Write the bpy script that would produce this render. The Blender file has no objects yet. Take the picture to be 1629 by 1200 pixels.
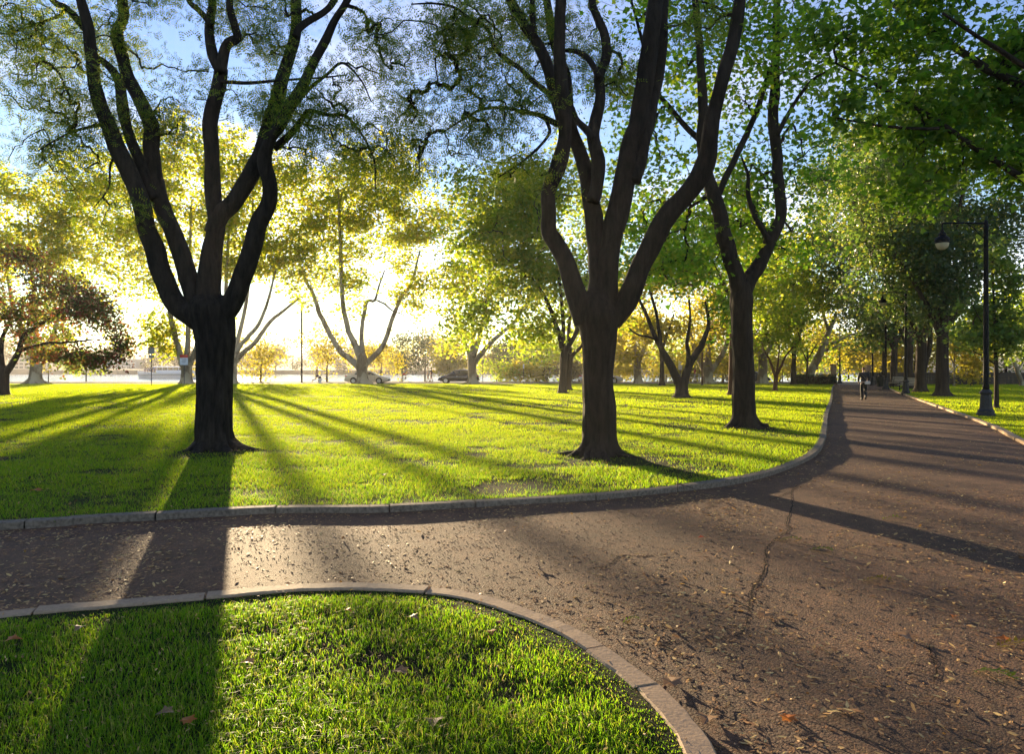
import bpy, bmesh, math, random
import numpy as np
from mathutils import Vector, Matrix

SC = bpy.context.scene
COL = SC.collection
rng = np.random.default_rng(11)
random.seed(11)
R = math.radians
F, CX, HY, CAMZ = 1122.0, 814.5, 588.0, 1.6      # focal length, principal column, horizon row (pixels), eye height (m)

# ------------------------------------------------------------------ camera
cam = bpy.data.objects.new('camera', bpy.data.cameras.new('camera'))
COL.objects.link(cam)
SC.camera = cam
cam.location = (0, 0, CAMZ)
cam.rotation_euler = (R(90), 0, 0)
cam.data.sensor_width = 36
cam.data.lens = 36 * F / 1629
cam.data.shift_y = -12 / 1629
cam.data.clip_start = .05
cam.data.clip_end = 6000

# ------------------------------------------------------------------ light
SUNV = Vector(((376 - CX) / F, 1, (HY - 463) / F)).normalized()
EL, AZ = math.asin(SUNV.z), math.atan2(SUNV.x, SUNV.y)
world = bpy.data.worlds.new('World')
SC.world = world
world.use_nodes = True
wn, wl = world.node_tree.nodes, world.node_tree.links
sky = wn.new('ShaderNodeTexSky')
sky.sky_type = 'NISHITA'
sky.sun_disc = False
sky.sun_elevation = EL
sky.sun_rotation = AZ
sky.air_density = 1.0
sky.dust_density = 0.02
sky.ozone_density = 2.0
hs = wn.new('ShaderNodeHueSaturation')
hs.inputs['Hue'].default_value = .526
hs.inputs['Saturation'].default_value = 1.08
hs.inputs['Value'].default_value = 1.0
wl.new(sky.outputs[0], hs.inputs['Color'])
# soft, thin cloud streaks
tc = wn.new('ShaderNodeTexCoord')
mp = wn.new('ShaderNodeMapping')
mp.inputs['Scale'].default_value = (2.2, 2.2, 6.5)
mp.inputs['Rotation'].default_value = (0, R(14), 0)
nz = wn.new('ShaderNodeTexNoise')
nz.inputs['Scale'].default_value = 1.6
nz.inputs['Detail'].default_value = 7
nz.inputs['Roughness'].default_value = .55
cr = wn.new('ShaderNodeValToRGB')
cr.color_ramp.elements[0].position = .47
cr.color_ramp.elements[1].position = .78
cm = wn.new('ShaderNodeMixRGB')
cm.blend_type = 'MIX'
bw = wn.new('ShaderNodeRGBToBW')
cs = wn.new('ShaderNodeMixRGB')
cs.blend_type = 'MULTIPLY'
cs.inputs[0].default_value = 1
cs.inputs[2].default_value = (2.3, 2.2, 2.4, 1)
fm = wn.new('ShaderNodeMath')
fm.operation = 'MULTIPLY'
fm.inputs[1].default_value = .72
wl.new(tc.outputs['Generated'], mp.inputs[0])
wl.new(mp.outputs[0], nz.inputs['Vector'])
wl.new(nz.outputs['Fac'], cr.inputs[0])
wl.new(cr.outputs[0], fm.inputs[0])
wl.new(fm.outputs[0], cm.inputs[0])
wl.new(hs.outputs[0], cm.inputs[1])
wl.new(hs.outputs[0], bw.inputs[0])
wl.new(bw.outputs[0], cs.inputs[1])
wl.new(cs.outputs[0], cm.inputs[2])
wl.new(cm.outputs[0], wn['Background'].inputs[0])
wn['Background'].inputs[1].default_value = .10

sun = bpy.data.objects.new('sun', bpy.data.lights.new('sun', 'SUN'))
COL.objects.link(sun)
sun.data.energy = 5.0
sun.data.angle = R(.5)
sun.data.color = (1, .76, .45)
sun.rotation_euler = SUNV.to_track_quat('Z', 'Y').to_euler()

SC.view_settings.view_transform = 'Standard'
SC.view_settings.look = 'None'
SC.view_settings.gamma = 1
SC.view_settings.use_curve_mapping = False
SC.view_settings.exposure = 1.98
SC.render.engine = 'CYCLES'
SC.cycles.use_denoising = True
SC.cycles.use_adaptive_sampling = False
SC.cycles.max_bounces = 6
SC.cycles.diffuse_bounces = 3
SC.cycles.glossy_bounces = 3
SC.cycles.transmission_bounces = 5
SC.cycles.transparent_max_bounces = 6
SC.cycles.sample_clamp_indirect = 1.0
SC.cycles.sample_clamp_direct = 1.5


# ------------------------------------------------------------------ helpers
def P(px, py, Y):
    return np.array([(px - CX) / F * Y, Y, CAMZ - (py - HY) / F * Y])


def GP(px, py, z=0.0):
    Y = (CAMZ - z) * F / (py - HY)
    return np.array([(px - CX) / F * Y, Y, z])


def _h(ix, iy, iz):
    n = (ix * 374761393 + iy * 668265263 + iz * 2147483647 + 1013904223) & 0xffffffff
    n = ((n ^ (n >> 13)) * 1274126177) & 0xffffffff
    n = ((n ^ (n >> 16)) * 2246822519) & 0xffffffff
    return ((n ^ (n >> 15)) & 0xffffff) / float(0xffffff)


def noise(p):
    """value noise in 0..1 at points p (n,3)"""
    p = np.asarray(p, dtype=float)
    i = np.floor(p).astype(np.int64)
    f = p - i
    f = f * f * (3 - 2 * f)
    o = 0
    for dx in (0, 1):
        for dy in (0, 1):
            for dz in (0, 1):
                w = (f[:, 0] if dx else 1 - f[:, 0]) * (f[:, 1] if dy else 1 - f[:, 1]) * (f[:, 2] if dz else 1 - f[:, 2])
                o = o + w * _h(i[:, 0] + dx, i[:, 1] + dy, i[:, 2] + dz)
    return o


def n2(x, y, s=1.0, k=0):
    x = np.atleast_1d(np.asarray(x, float))
    y = np.atleast_1d(np.asarray(y, float))
    return noise(np.stack([x * s, y * s, np.full_like(x, k + .5)], 1))


def path_h(x, y):
    """small unevenness of the worn asphalt"""
    return .020 * (n2(x, y, .8, 3) - .5) + .012 * (n2(x, y, 2.3, 5) - .5)


def catmull(pts, per=8):
    p = np.asarray(pts, float)
    if len(p) < 3:
        t = np.linspace(0, 1, per + 1)[:, None]
        return p[0] * (1 - t) + p[-1] * t
    q = np.vstack([2 * p[0] - p[1], p, 2 * p[-1] - p[-2]])
    out = []
    for i in range(1, len(q) - 2):
        t = np.linspace(0, 1, per, endpoint=False)[:, None]
        a, b, c, d = q[i - 1], q[i], q[i + 1], q[i + 2]
        out.append(.5 * (2 * b + (c - a) * t + (2 * a - 5 * b + 4 * c - d) * t ** 2 + (3 * b - a - 3 * c + d) * t ** 3))
    out.append(q[-2][None])
    return np.vstack(out)


def make_mesh(name, V, Q=None, T=None, smooth=False):
    me = bpy.data.meshes.new(name)
    V = np.asarray(V, np.float32)
    me.vertices.add(len(V))
    me.vertices.foreach_set('co', V.ravel())
    nq = 0 if Q is None else len(Q)
    nt = 0 if T is None else len(T)
    loops = np.concatenate([np.asarray(x, np.int32).ravel() for x in (Q, T) if x is not None and len(x)])
    me.loops.add(len(loops))
    me.loops.foreach_set('vertex_index', loops)
    me.polygons.add(nq + nt)
    st = np.concatenate([np.arange(nq) * 4, nq * 4 + np.arange(nt) * 3]).astype(np.int32)
    me.polygons.foreach_set('loop_start', st)
    me.polygons.foreach_set('use_smooth', np.full(nq + nt, bool(smooth)))
    me.update(calc_edges=True)
    me.validate()
    return me


class MB:
    """collects shapes; build() links them as one mesh object"""

    def __init__(s):
        s.V, s.Q, s.T, s.n = [], [], [], 0

    def add(s, V, Q=None, T=None):
        V = np.asarray(V, float).reshape(-1, 3)
        if Q is not None and len(Q):
            s.Q.append(np.asarray(Q, np.int64).reshape(-1, 4) + s.n)
        if T is not None and len(T):
            s.T.append(np.asarray(T, np.int64).reshape(-1, 3) + s.n)
        s.V.append(V)
        s.n += len(V)
        return s

    def box(s, c, d, rz=0.0, bev=0.0):
        x, y, z = np.asarray(d, float) / 2
        if bev <= 0:
            V = np.array([(-x, -y, -z), (x, -y, -z), (x, y, -z), (-x, y, -z), (-x, -y, z), (x, -y, z), (x, y, z), (-x, y, z)])
            Q = [(0, 3, 2, 1), (4, 5, 6, 7), (0, 1, 5, 4), (1, 2, 6, 5), (2, 3, 7, 6), (3, 0, 4, 7)]
        else:
            b = min(bev, x * .9, y * .9, z * .9)
            rings = []
            for (zz, i) in ((-z, b), (-z + b, 0), (z - b, 0), (z, b)):
                rings.append([(-x + i, -y + i, zz), (x - i, -y + i, zz), (x - i, y - i, zz), (-x + i, y - i, zz)])
            V = np.array([v for r in rings for v in r])
            Q = [(3, 2, 1, 0), (12, 13, 14, 15)]
            for k in range(3):
                for j in range(4):
                    Q.append((k * 4 + j, k * 4 + (j + 1) % 4, k * 4 + 4 + (j + 1) % 4, k * 4 + 4 + j))
        if rz:
            c_, s_ = math.cos(rz), math.sin(rz)
            V = np.stack([V[:, 0] * c_ - V[:, 1] * s_, V[:, 0] * s_ + V[:, 1] * c_, V[:, 2]], 1)
        return s.add(V + np.asarray(c, float), Q)

    def loft(s, rings, closed=True, cap=True):
        rings = np.asarray(rings, float)
        m, k = rings.shape[:2]
        Q = []
        for i in range(m - 1):
            for j in range(k if closed else k - 1):
                Q.append((i * k + j, i * k + (j + 1) % k, (i + 1) * k + (j + 1) % k, (i + 1) * k + j))
        V = rings.reshape(-1, 3)
        T = []
        if cap and closed:
            V = np.vstack([V, rings[0].mean(0), rings[-1].mean(0)])
            a, b = m * k, m * k + 1
            for j in range(k):
                T.append((a, (j + 1) % k, j))
                T.append((b, (m - 1) * k + j, (m - 1) * k + (j + 1) % k))
        return s.add(V, Q, T)

    def lathe(s, prof, c=(0, 0, 0), n=16, axis='z'):
        a = np.linspace(0, 2 * np.pi, n, endpoint=False)
        rings = []
        for r, z in prof:
            ring = np.stack([r * np.cos(a), r * np.sin(a), np.full(n, z)], 1)
            if axis == 'y':
                ring = ring[:, [0, 2, 1]] * (1, 1, -1)
            if axis == 'x':
                ring = ring[:, [2, 0, 1]]
            rings.append(ring + np.asarray(c, float))
        return s.loft(rings)

    def tube(s, pts, rad, n=8, cap=True, disp=None):
        p = np.asarray(pts, float)
        m = len(p)
        rad = np.broadcast_to(np.asarray(rad, float), (m,))
        t = np.gradient(p, axis=0)
        t /= np.linalg.norm(t, axis=1)[:, None] + 1e-9
        ref = np.array([1., 0, 0]) if abs(t[0][0]) < .9 else np.array([0, 1., 0])
        u = ref - t[0] * ref.dot(t[0])
        u /= np.linalg.norm(u)
        a = np.linspace(0, 2 * np.pi, n, endpoint=False)
        ca, sa = np.cos(a)[:, None], np.sin(a)[:, None]
        rings = []
        for i in range(m):
            u = u - t[i] * u.dot(t[i])
            u /= np.linalg.norm(u) + 1e-9
            v = np.cross(t[i], u)
            rr = rad[i]
            if disp is not None:
                rr = rr * disp(i, a, p[i])[:, None]
            rings.append(p[i] + (u * ca + v * sa) * rr)
        return s.loft(rings, True, cap)

    def data(s):
        V = np.vstack(s.V)
        return V, (np.vstack(s.Q) if s.Q else None), (np.vstack(s.T) if s.T else None)

    def build(s, name, mat, parent=None, off=None, smooth=False, loc=None):
        V, Q, T = s.data()
        if off is not None:
            V = V - np.asarray(off, float)
        o = bpy.data.objects.new(name, make_mesh(name, V, Q, T, smooth))
        if mat is not None:
            o.data.materials.append(mat)
        COL.objects.link(o)
        if parent is not None:
            o.parent = parent
        if loc is not None:
            o.location = loc
        return o


def tag(o, label=None, cat=None, group=None, kind=None):
    if label:
        o['label'] = label
    if cat:
        o['category'] = cat
    if group:
        o['group'] = group
    if kind:
        o['kind'] = kind
    return o


def empty(name, loc=(0, 0, 0), rz=0.0, label=None, cat=None, group=None, kind=None):
    o = bpy.data.objects.new(name, None)
    o.empty_display_size = .2
    o.location = [float(v) for v in loc]
    o.rotation_euler = (0, 0, rz)
    COL.objects.link(o)
    return tag(o, label, cat, group, kind)


def copy_tree(o, loc=None, rz=None, scale=None, label=None, parent=None):
    c = o.copy()
    COL.objects.link(c)
    if parent is not None:
        c.parent = parent
    if loc is not None:
        c.location = [float(v) for v in loc]
    if rz is not None:
        c.rotation_euler = (0, 0, rz)
    if scale is not None:
        c.scale = scale if hasattr(scale, '__len__') else (scale,) * 3
    if label:
        c['label'] = label
    for ch in list(o.children):
        copy_tree(ch, parent=c)
    return c


# ------------------------------------------------------------------ materials
def nodes(name):
    m = bpy.data.materials.new(name)
    m.use_nodes = True
    n, l = m.node_tree.nodes, m.node_tree.links
    return m, n, l, n['Principled BSDF'], n['Material Output']


def ramp(n, stops, interp='LINEAR'):
    r = n.new('ShaderNodeValToRGB')
    r.color_ramp.interpolation = interp
    e = r.color_ramp.elements
    while len(e) < len(stops):
        e.new(.5)
    for el, (p, c) in zip(e, stops):
        el.position = p
        el.color = (*c, 1) if len(c) == 3 else c
    return r


def noise_node(n, l, scale, detail=4, rough=.55, mapping=None, coord='Object'):
    t = n.new('ShaderNodeTexCoord')
    z = n.new('ShaderNodeTexNoise')
    z.inputs['Scale'].default_value = scale
    z.inputs['Detail'].default_value = detail
    z.inputs['Roughness'].default_value = rough
    src = t.outputs[coord]
    if mapping:
        mp = n.new('ShaderNodeMapping')
        mp.inputs['Scale'].default_value = mapping
        l.new(src, mp.inputs[0])
        src = mp.outputs[0]
    l.new(src, z.inputs['Vector'])
    return z


def simple(name, c, rough=.7, metal=0.0, var=.12, scale=6.0, bump=0.0, spec=.4, coat=0.0):
    m, n, l, b, o = nodes(name)
    b.inputs['Roughness'].default_value = rough
    b.inputs['Metallic'].default_value = metal
    b.inputs['Specular IOR Level'].default_value = spec
    b.inputs['Coat Weight'].default_value = coat
    z = noise_node(n, l, scale)
    lo, hi = [max(0, v * (1 - var * 2)) for v in c], [min(1, v * (1 + var * 2)) for v in c]
    r = ramp(n, [(.25, lo), (.75, hi)])
    l.new(z.outputs['Fac'], r.inputs[0])
    l.new(r.outputs[0], b.inputs['Base Color'])
    if bump:
        bp = n.new('ShaderNodeBump')
        bp.inputs['Strength'].default_value = .6
        bp.inputs['Distance'].default_value = bump
        l.new(z.outputs['Fac'], bp.inputs['Height'])
        l.new(bp.outputs[0], b.inputs['Normal'])
    return m


def leaf_mat(name, stops, tstops, tw=.5, rough=.5, spec=.25):
    """thin leaf: diffuse front, translucent light passing through; every leaf its own tone"""
    m, n, l, b, o = nodes(name)
    g = n.new('ShaderNodeNewGeometry')
    r1, r2 = ramp(n, stops), ramp(n, tstops)
    l.new(g.outputs['Random Per Island'], r1.inputs[0])
    l.new(g.outputs['Random Per Island'], r2.inputs[0])
    l.new(r1.outputs[0], b.inputs['Base Color'])
    b.inputs['Roughness'].default_value = rough
    b.inputs['Specular IOR Level'].default_value = spec
    t = n.new('ShaderNodeBsdfTranslucent')
    l.new(r2.outputs[0], t.inputs[0])
    mx = n.new('ShaderNodeMixShader')
    mx.inputs[0].default_value = tw
    l.new(b.outputs[0], mx.inputs[1])
    l.new(t.outputs[0], mx.inputs[2])
    l.new(mx.outputs[0], o.inputs[0])
    return m


def bark_mat(name, c1, c2, sc=1.0, bump=.03, stretch=.16, patch=None):
    m, n, l, b, o = nodes(name)
    z = noise_node(n, l, 9 * sc, 7, .65, (1.6, 1.6, stretch))
    z2 = noise_node(n, l, 1.3 * sc, 3, .5, (1, 1, .6))
    r = ramp(n, [(.3, c1), (.68, c2)])
    l.new(z.outputs['Fac'], r.inputs[0])
    col = r.outputs[0]
    if patch:
        rp = ramp(n, [(.47, (0, 0, 0)), (.53, (1, 1, 1))])
        z3 = noise_node(n, l, 2.2 * sc, 3, .5, (1, 1, .5))
        l.new(z3.outputs['Fac'], rp.inputs[0])
        mx = n.new('ShaderNodeMixRGB')
        mx.inputs[2].default_value = (*patch, 1)
        l.new(rp.outputs[0], mx.inputs[0])
        l.new(col, mx.inputs[1])
        col = mx.outputs[0]
    mm = n.new('ShaderNodeMixRGB')
    mm.blend_type = 'MULTIPLY'
    mm.inputs[0].default_value = .6
    r2 = ramp(n, [(.3, (.5, .5, .5)), (.7, (1.25, 1.25, 1.2))])
    l.new(z2.outputs['Fac'], r2.inputs[0])
    l.new(col, mm.inputs[1])
    l.new(r2.outputs[0], mm.inputs[2])
    l.new(mm.outputs[0], b.inputs['Base Color'])
    b.inputs['Roughness'].default_value = .9
    b.inputs['Specular IOR Level'].default_value = .2
    bp = n.new('ShaderNodeBump')
    bp.inputs['Strength'].default_value = .9
    bp.inputs['Distance'].default_value = bump
    l.new(z.outputs['Fac'], bp.inputs['Height'])
    l.new(bp.outputs[0], b.inputs['Normal'])
    return m


M = {}
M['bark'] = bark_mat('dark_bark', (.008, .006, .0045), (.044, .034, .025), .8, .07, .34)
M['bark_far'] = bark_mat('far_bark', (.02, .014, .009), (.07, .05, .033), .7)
M['bark_red'] = bark_mat('reddish_bark', (.06, .026, .014), (.16, .075, .04), .8)
M['plane_bark'] = bark_mat('plane_bark', (.16, .115, .065), (.30, .235, .15), .5, .02, .4, (.42, .36, .25))
M['locust'] = leaf_mat('locust_leaf', [(0, (.03, .06, .014)), (.6, (.05, .09, .018)), (1, (.10, .12, .02))],
                       [(0, (.18, .32, .02)), (.6, (.32, .46, .03)), (1, (.66, .64, .05))], .54)
M['maple'] = leaf_mat('maple_leaf', [(0, (.035, .085, .014)), (.6, (.055, .12, .018)), (1, (.10, .15, .02))],
                      [(0, (.22, .50, .02)), (.6, (.36, .62, .025)), (1, (.62, .68, .04))], .6)
M['maple_shade'] = leaf_mat('shaded_maple_leaf', [(0, (.025, .065, .012)), (.7, (.05, .11, .02)), (1, (.09, .13, .02))],
                            [(0, (.14, .36, .02)), (1, (.34, .54, .03))], .52, .5, .2)  # maple leaf made darker; the shaded canopy's tone is put into its colour
M['plane'] = leaf_mat('plane_leaf', [(0, (.06, .09, .014)), (.55, (.10, .115, .016)), (1, (.18, .15, .02))],
                      [(0, (.36, .51, .02)), (.6, (.60, .65, .03)), (1, (.82, .63, .04))], .66)
M['yellow'] = leaf_mat('golden_leaf', [(0, (.11, .11, .015)), (1, (.2, .15, .02))],
                       [(0, (.5, .5, .04)), (1, (.8, .62, .05))], .55)
M['lime'] = leaf_mat('yellow_green_leaf', [(0, (.035, .075, .012)), (.6, (.06, .11, .016)), (1, (.11, .13, .02))],
                     [(0, (.28, .48, .02)), (.6, (.48, .60, .03)), (1, (.7, .66, .05))], .62)
M['linden'] = leaf_mat('linden_leaf', [(0, (.035, .062, .022)), (.7, (.06, .095, .034)), (1, (.10, .115, .035))],
                       [(0, (.10, .2, .025)), (.7, (.2, .32, .035)), (1, (.5, .48, .05))], .46, .42, .45)
M['red'] = leaf_mat('red_leaf', [(0, (.035, .065, .018)), (.5, (.07, .06, .022)), (1, (.17, .04, .03))],
                    [(0, (.14, .28, .03)), (.5, (.28, .26, .03)), (1, (.5, .10, .06))], .46)
M['young'] = leaf_mat('young_maple_leaf', [(0, (.05, .10, .025)), (1, (.10, .15, .03))],
                      [(0, (.2, .36, .04)), (1, (.4, .46, .05))], .5)
M['far_leaf'] = leaf_mat('far_leaf', [(0, (.045, .055, .025)), (.6, (.075, .075, .03)), (1, (.13, .09, .03))],
                         [(0, (.14, .17, .04)), (1, (.35, .25, .05))], .4)
M['far_dark'] = leaf_mat('far_dark_leaf', [(0, (.02, .04, .022)), (1, (.05, .07, .035))],
                         [(0, (.06, .1, .03)), (1, (.15, .2, .05))], .35)
M['grass'] = leaf_mat('grass_blade', [(0, (.032, .075, .008)), (.5, (.055, .115, .010)), (.82, (.09, .14, .014)), (1, (.28, .21, .08))],
                      [(0, (.22, .52, .012)), (.5, (.36, .66, .016)), (.82, (.52, .68, .02)), (1, (.6, .5, .15))], .55, .5, .15)
M['grass_far'] = leaf_mat('lawn_blade', [(0, (.045, .095, .008)), (.6, (.075, .13, .010)), (1, (.12, .15, .018))],
                          [(0, (.36, .60, .012)), (.6, (.55, .70, .015)), (1, (.75, .74, .03))], .55, .6, .08)
M['litter'] = leaf_mat('dry_leaflet', [(0, (.26, .12, .05)), (.35, (.42, .22, .09)), (.7, (.58, .36, .14)), (1, (.7, .54, .22))],
                       [(0, (.2, .1, .04)), (1, (.5, .3, .06))], .25, .6, .3)
M['dead_leaf'] = leaf_mat('dead_leaf', [(0, (.22, .12, .06)), (1, (.36, .24, .13))], [(0, (.3, .16, .06)), (1, (.4, .25, .1))], .25)
M['orange_leaf'] = leaf_mat('orange_leaf', [(0, (.42, .12, .03)), (1, (.5, .2, .04))], [(0, (.6, .2, .03)), (1, (.7, .3, .05))], .4)
M['red_fallen'] = leaf_mat('red_fallen_leaf', [(0, (.38, .05, .02)), (1, (.45, .1, .03))], [(0, (.6, .08, .03)), (1, (.6, .12, .03))], .4)
M['black_iron'] = simple('black_iron', (.007, .007, .007), .6, 0, .3, 20, .002, .12)
M['iron_worn'] = simple('worn_iron', (.02, .02, .02), .6, 0, .4, 30, .003, .4)
M['tyre'] = simple('tyre_rubber', (.018, .018, .018), .85)
M['rim'] = simple('alloy_rim', (.45, .45, .46), .35, .8)
M['glass'] = simple('car_glass', (.03, .035, .04), .06, 0, .05, 3, 0, .8)
M['white'] = simple('white_paint', (.75, .76, .78), .45)
M['chrome'] = simple('brushed_metal', (.5, .5, .5), .3, .9)
M['signal_red'] = simple('red_sheet', (.6, .05, .02), .5)
M['sign_back'] = simple('sign_back', (.3, .28, .24), .55, .3)
M['skin'] = simple('skin', (.46, .27, .18), .55, 0, .06)


# ------------------------------------------------------------------ ground, path, lawns, river
def asphalt():
    m, n, l, b, o = nodes('worn_asphalt')
    big = noise_node(n, l, .55, 4, .6)
    mid = noise_node(n, l, 6, 5, .6)
    t = n.new('ShaderNodeTexCoord')
    vo = n.new('ShaderNodeTexVoronoi')
    vo.inputs['Scale'].default_value = 75
    l.new(t.outputs['Object'], vo.inputs['Vector'])
    vo2 = n.new('ShaderNodeTexVoronoi')
    vo2.inputs['Scale'].default_value = 44
    l.new(t.outputs['Object'], vo2.inputs['Vector'])
    base = ramp(n, [(.28, (.070, .036, .019)), (.72, (.168, .088, .046))])
    l.new(big.outputs['Fac'], base.inputs[0])
    st = ramp(n, [(0, (.45, .42, .40)), (.55, (1, 1, 1)), (.9, (1.9, 1.75, 1.55))])
    l.new(vo.outputs['Color'], st.inputs[0])
    m1 = n.new('ShaderNodeMixRGB')
    m1.blend_type = 'MULTIPLY'
    m1.inputs[0].default_value = .85
    l.new(base.outputs[0], m1.inputs[1])
    l.new(st.outputs[0], m1.inputs[2])
    s2 = ramp(n, [(.33, (.5, .48, .47)), (.67, (1.28, 1.24, 1.18))])
    l.new(mid.outputs['Fac'], s2.inputs[0])
    m2 = n.new('ShaderNodeMixRGB')
    m2.blend_type = 'MULTIPLY'
    m2.inputs[0].default_value = .7
    l.new(m1.outputs[0], m2.inputs[1])
    l.new(s2.outputs[0], m2.inputs[2])
    l.new(m2.outputs[0], b.inputs['Base Color'])
    b.inputs['Roughness'].default_value = .82
    b.inputs['Specular IOR Level'].default_value = .3
    a1 = n.new('ShaderNodeMath')
    a1.operation = 'MULTIPLY_ADD'
    a1.inputs[1].default_value = -.9
    l.new(vo.outputs['Distance'], a1.inputs[0])
    grit = noise_node(n, l, 150, 3, .7)
    a2 = n.new('ShaderNodeMath')
    a2.operation = 'MULTIPLY_ADD'
    a2.inputs[1].default_value = -.25
    l.new(vo2.outputs['Distance'], a2.inputs[0])
    l.new(a1.outputs[0], a2.inputs[2])
    l.new(grit.outputs['Fac'], a1.inputs[2])
    bp = n.new('ShaderNodeBump')
    bp.inputs['Strength'].default_value = .8
    bp.inputs['Distance'].default_value = .008
    l.new(a2.outputs[0], bp.inputs['Height'])
    l.new(bp.outputs[0], b.inputs['Normal'])
    return m


def turf():
    m, n, l, b, o = nodes('turf_soil')
    z = noise_node(n, l, 1.2, 5, .6)
    z2 = noise_node(n, l, 26, 5, .7)
    r = ramp(n, [(.25, (.030, .023, .012)), (.5, (.028, .038, .008)), (.8, (.04, .06, .010))])
    l.new(z.outputs['Fac'], r.inputs[0])
    r2 = ramp(n, [(.3, (.45, .45, .45)), (.7, (1.3, 1.3, 1.2))])
    l.new(z2.outputs['Fac'], r2.inputs[0])
    mx = n.new('ShaderNodeMixRGB')
    mx.blend_type = 'MULTIPLY'
    mx.inputs[0].default_value = .9
    l.new(r.outputs[0], mx.inputs[1])
    l.new(r2.outputs[0], mx.inputs[2])
    l.new(mx.outputs[0], b.inputs['Base Color'])
    b.inputs['Roughness'].default_value = .95
    b.inputs['Specular IOR Level'].default_value = .1
    bp = n.new('ShaderNodeBump')
    bp.inputs['Distance'].default_value = .06
    l.new(z2.outputs['Fac'], bp.inputs['Height'])
    l.new(bp.outputs[0], b.inputs['Normal'])
    return m


def water():
    m, n, l, b, o = nodes('river_water')
    b.inputs['Base Color'].default_value = (.05, .06, .06, 1)
    b.inputs['Roughness'].default_value = .12
    b.inputs['Specular IOR Level'].default_value = .6
    z = noise_node(n, l, .55, 5, .6, (1, .45, 1))
    bp = n.new('ShaderNodeBump')
    bp.inputs['Strength'].default_value = .9
    bp.inputs['Distance'].default_value = .5
    l.new(z.outputs['Fac'], bp.inputs['Height'])
    l.new(bp.outputs[0], b.inputs['Normal'])
    return m


M['asphalt'], M['turf'], M['water'] = asphalt(), turf(), water()
M['crack'] = simple('crack_dirt', (.026, .020, .015), .95, 0, .4, 30, .004, .05)
M['kerb'] = simple('granite', (.37, .255, .155), .8, 0, .12, 45, .003, .2)
M['kerb_shaded'] = simple('shaded_granite', (.16, .13, .10), .85, 0, .3, 30, .004, .15)  # same granite darkened; the main kerb's own shade is put into the colour
M['road'] = simple('road_asphalt', (.10, .095, .09), .8, 0, .12, 3)
M['footpath'] = simple('gravel_footpath', (.24, .19, .13), .9, 0, .15, 5)
M['bank'] = simple('bank_scrub', (.10, .095, .04), .95, 0, .35, .35, .2)
M['earth'] = simple('earth', (.06, .055, .03), .95, 0, .3, .2)

Ys = [-1500, -300, 86.2, 88.5, 91, 362, 368, 380, 420, 520, 700, 1100, 2500]
Zs = [-.06, -.06, -.06, -.4, -1.7, -1.7, -.2, 1.2, 3.5, 8, 13, 18, 22]
Xs = list(range(-2400, 2401, 400))
b = MB()
b.add([(x, y, z + (2.5 * math.sin(x * .013 + y * .01) if y > 400 else 0)) for y, z in zip(Ys, Zs) for x in Xs],
      [(j * len(Xs) + i, j * len(Xs) + i + 1, (j + 1) * len(Xs) + i + 1, (j + 1) * len(Xs) + i) for j in range(len(Ys) - 1) for i in range(len(Xs) - 1)])
tag(b.build('ground', M['earth']), kind='structure')
b = MB().add([(-900, 86, -1), (900, 86, -1), (900, 369, -1), (-900, 369, -1)], [(0, 1, 2, 3)])
tag(b.build('river', M['water']), kind='structure')


def axis(lo, f0, f1, hi, d):
    a = list(np.arange(f0, f1 + 1e-6, d))
    s, x = d, f1
    while x < hi:
        s *= 1.25
        x = min(hi, x + s)
        a.append(x)
    s, x = d, f0
    while x > lo:
        s *= 1.25
        x = max(lo, x - s)
        a.insert(0, x)
    return np.array(a)


gx, gy = axis(-60, -7, 12, 90, .14), axis(-40, 1.5, 17, 75.2, .14)
X, Y = np.meshgrid(gx, gy)
Zp = path_h(X.ravel(), Y.ravel()) * np.clip((40 - Y.ravel()) / 20, 0, 1)
nx, ny = len(gx), len(gy)
ii = (np.arange(ny - 1)[:, None] * nx + np.arange(nx - 1)[None]).ravel()
b = MB().add(np.stack([X.ravel(), Y.ravel(), Zp], 1), np.stack([ii, ii + 1, ii + nx + 1, ii + nx], 1))
path = tag(b.build('path', M['asphalt'], smooth=True), kind='structure')


def sheet(name, x0, x1, y0, y1, z, mat, t=.2):
    return tag(MB().box(((x0 + x1) / 2, (y0 + y1) / 2, z - t / 2), (x1 - x0, y1 - y0, t)).build(name, mat), kind='structure')


sheet('footpath', -300, 300, 75.25, 76.7, .03, M['footpath'])
sheet('road', -300, 300, 76.9, 83.4, .0, M['road'])
sheet('pavement', -300, 300, 83.6, 86.2, .1, M['footpath'])

HK, ZL = .072, .058        # kerb height, turf level
# kerb lines (outer edge), traced
K_main = [(-46, 1.5), (-30, 3.0), (-18, 4.3), (-10, 5.65)] + [tuple(GP(x, y)[:2]) for x, y in
          [(0, 844), (120, 836), (247, 828), (438, 818), (600, 816), (757, 808), (948, 796), (1088, 782), (1182, 768), (1254, 748), (1300, 724), (1314, 697), (1318, 660)]] + [(17.0, 37.4), (25.5, 56), (33.2, 72.5)]
K_near = [(-14, .9), (-8, 2.75), (-5, 3.8)] + [tuple(GP(x, y, HK)[:2]) for x, y in
          [(0, 971), (172, 956), (335, 942), (447, 932), (560, 928), (685, 933), (751, 942), (818, 960), (912, 997), (973, 1033), (1048, 1086), (1102, 1141), (1140, 1196)]] + [(.80, 2.2), (.70, 1.3), (.3, .2), (-.8, -1.2), (-4, -2.4), (-14, -3)]
K_right = [(1.2, -6), (4.4, 1), (7.62, 8), (10.86, 14.96), (13.64, 20.4), (18.45, 30.9), (22.96, 40.8), (27.1, 49.9), (31.9, 60), (36.5, 70), (38, 73)]


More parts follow.
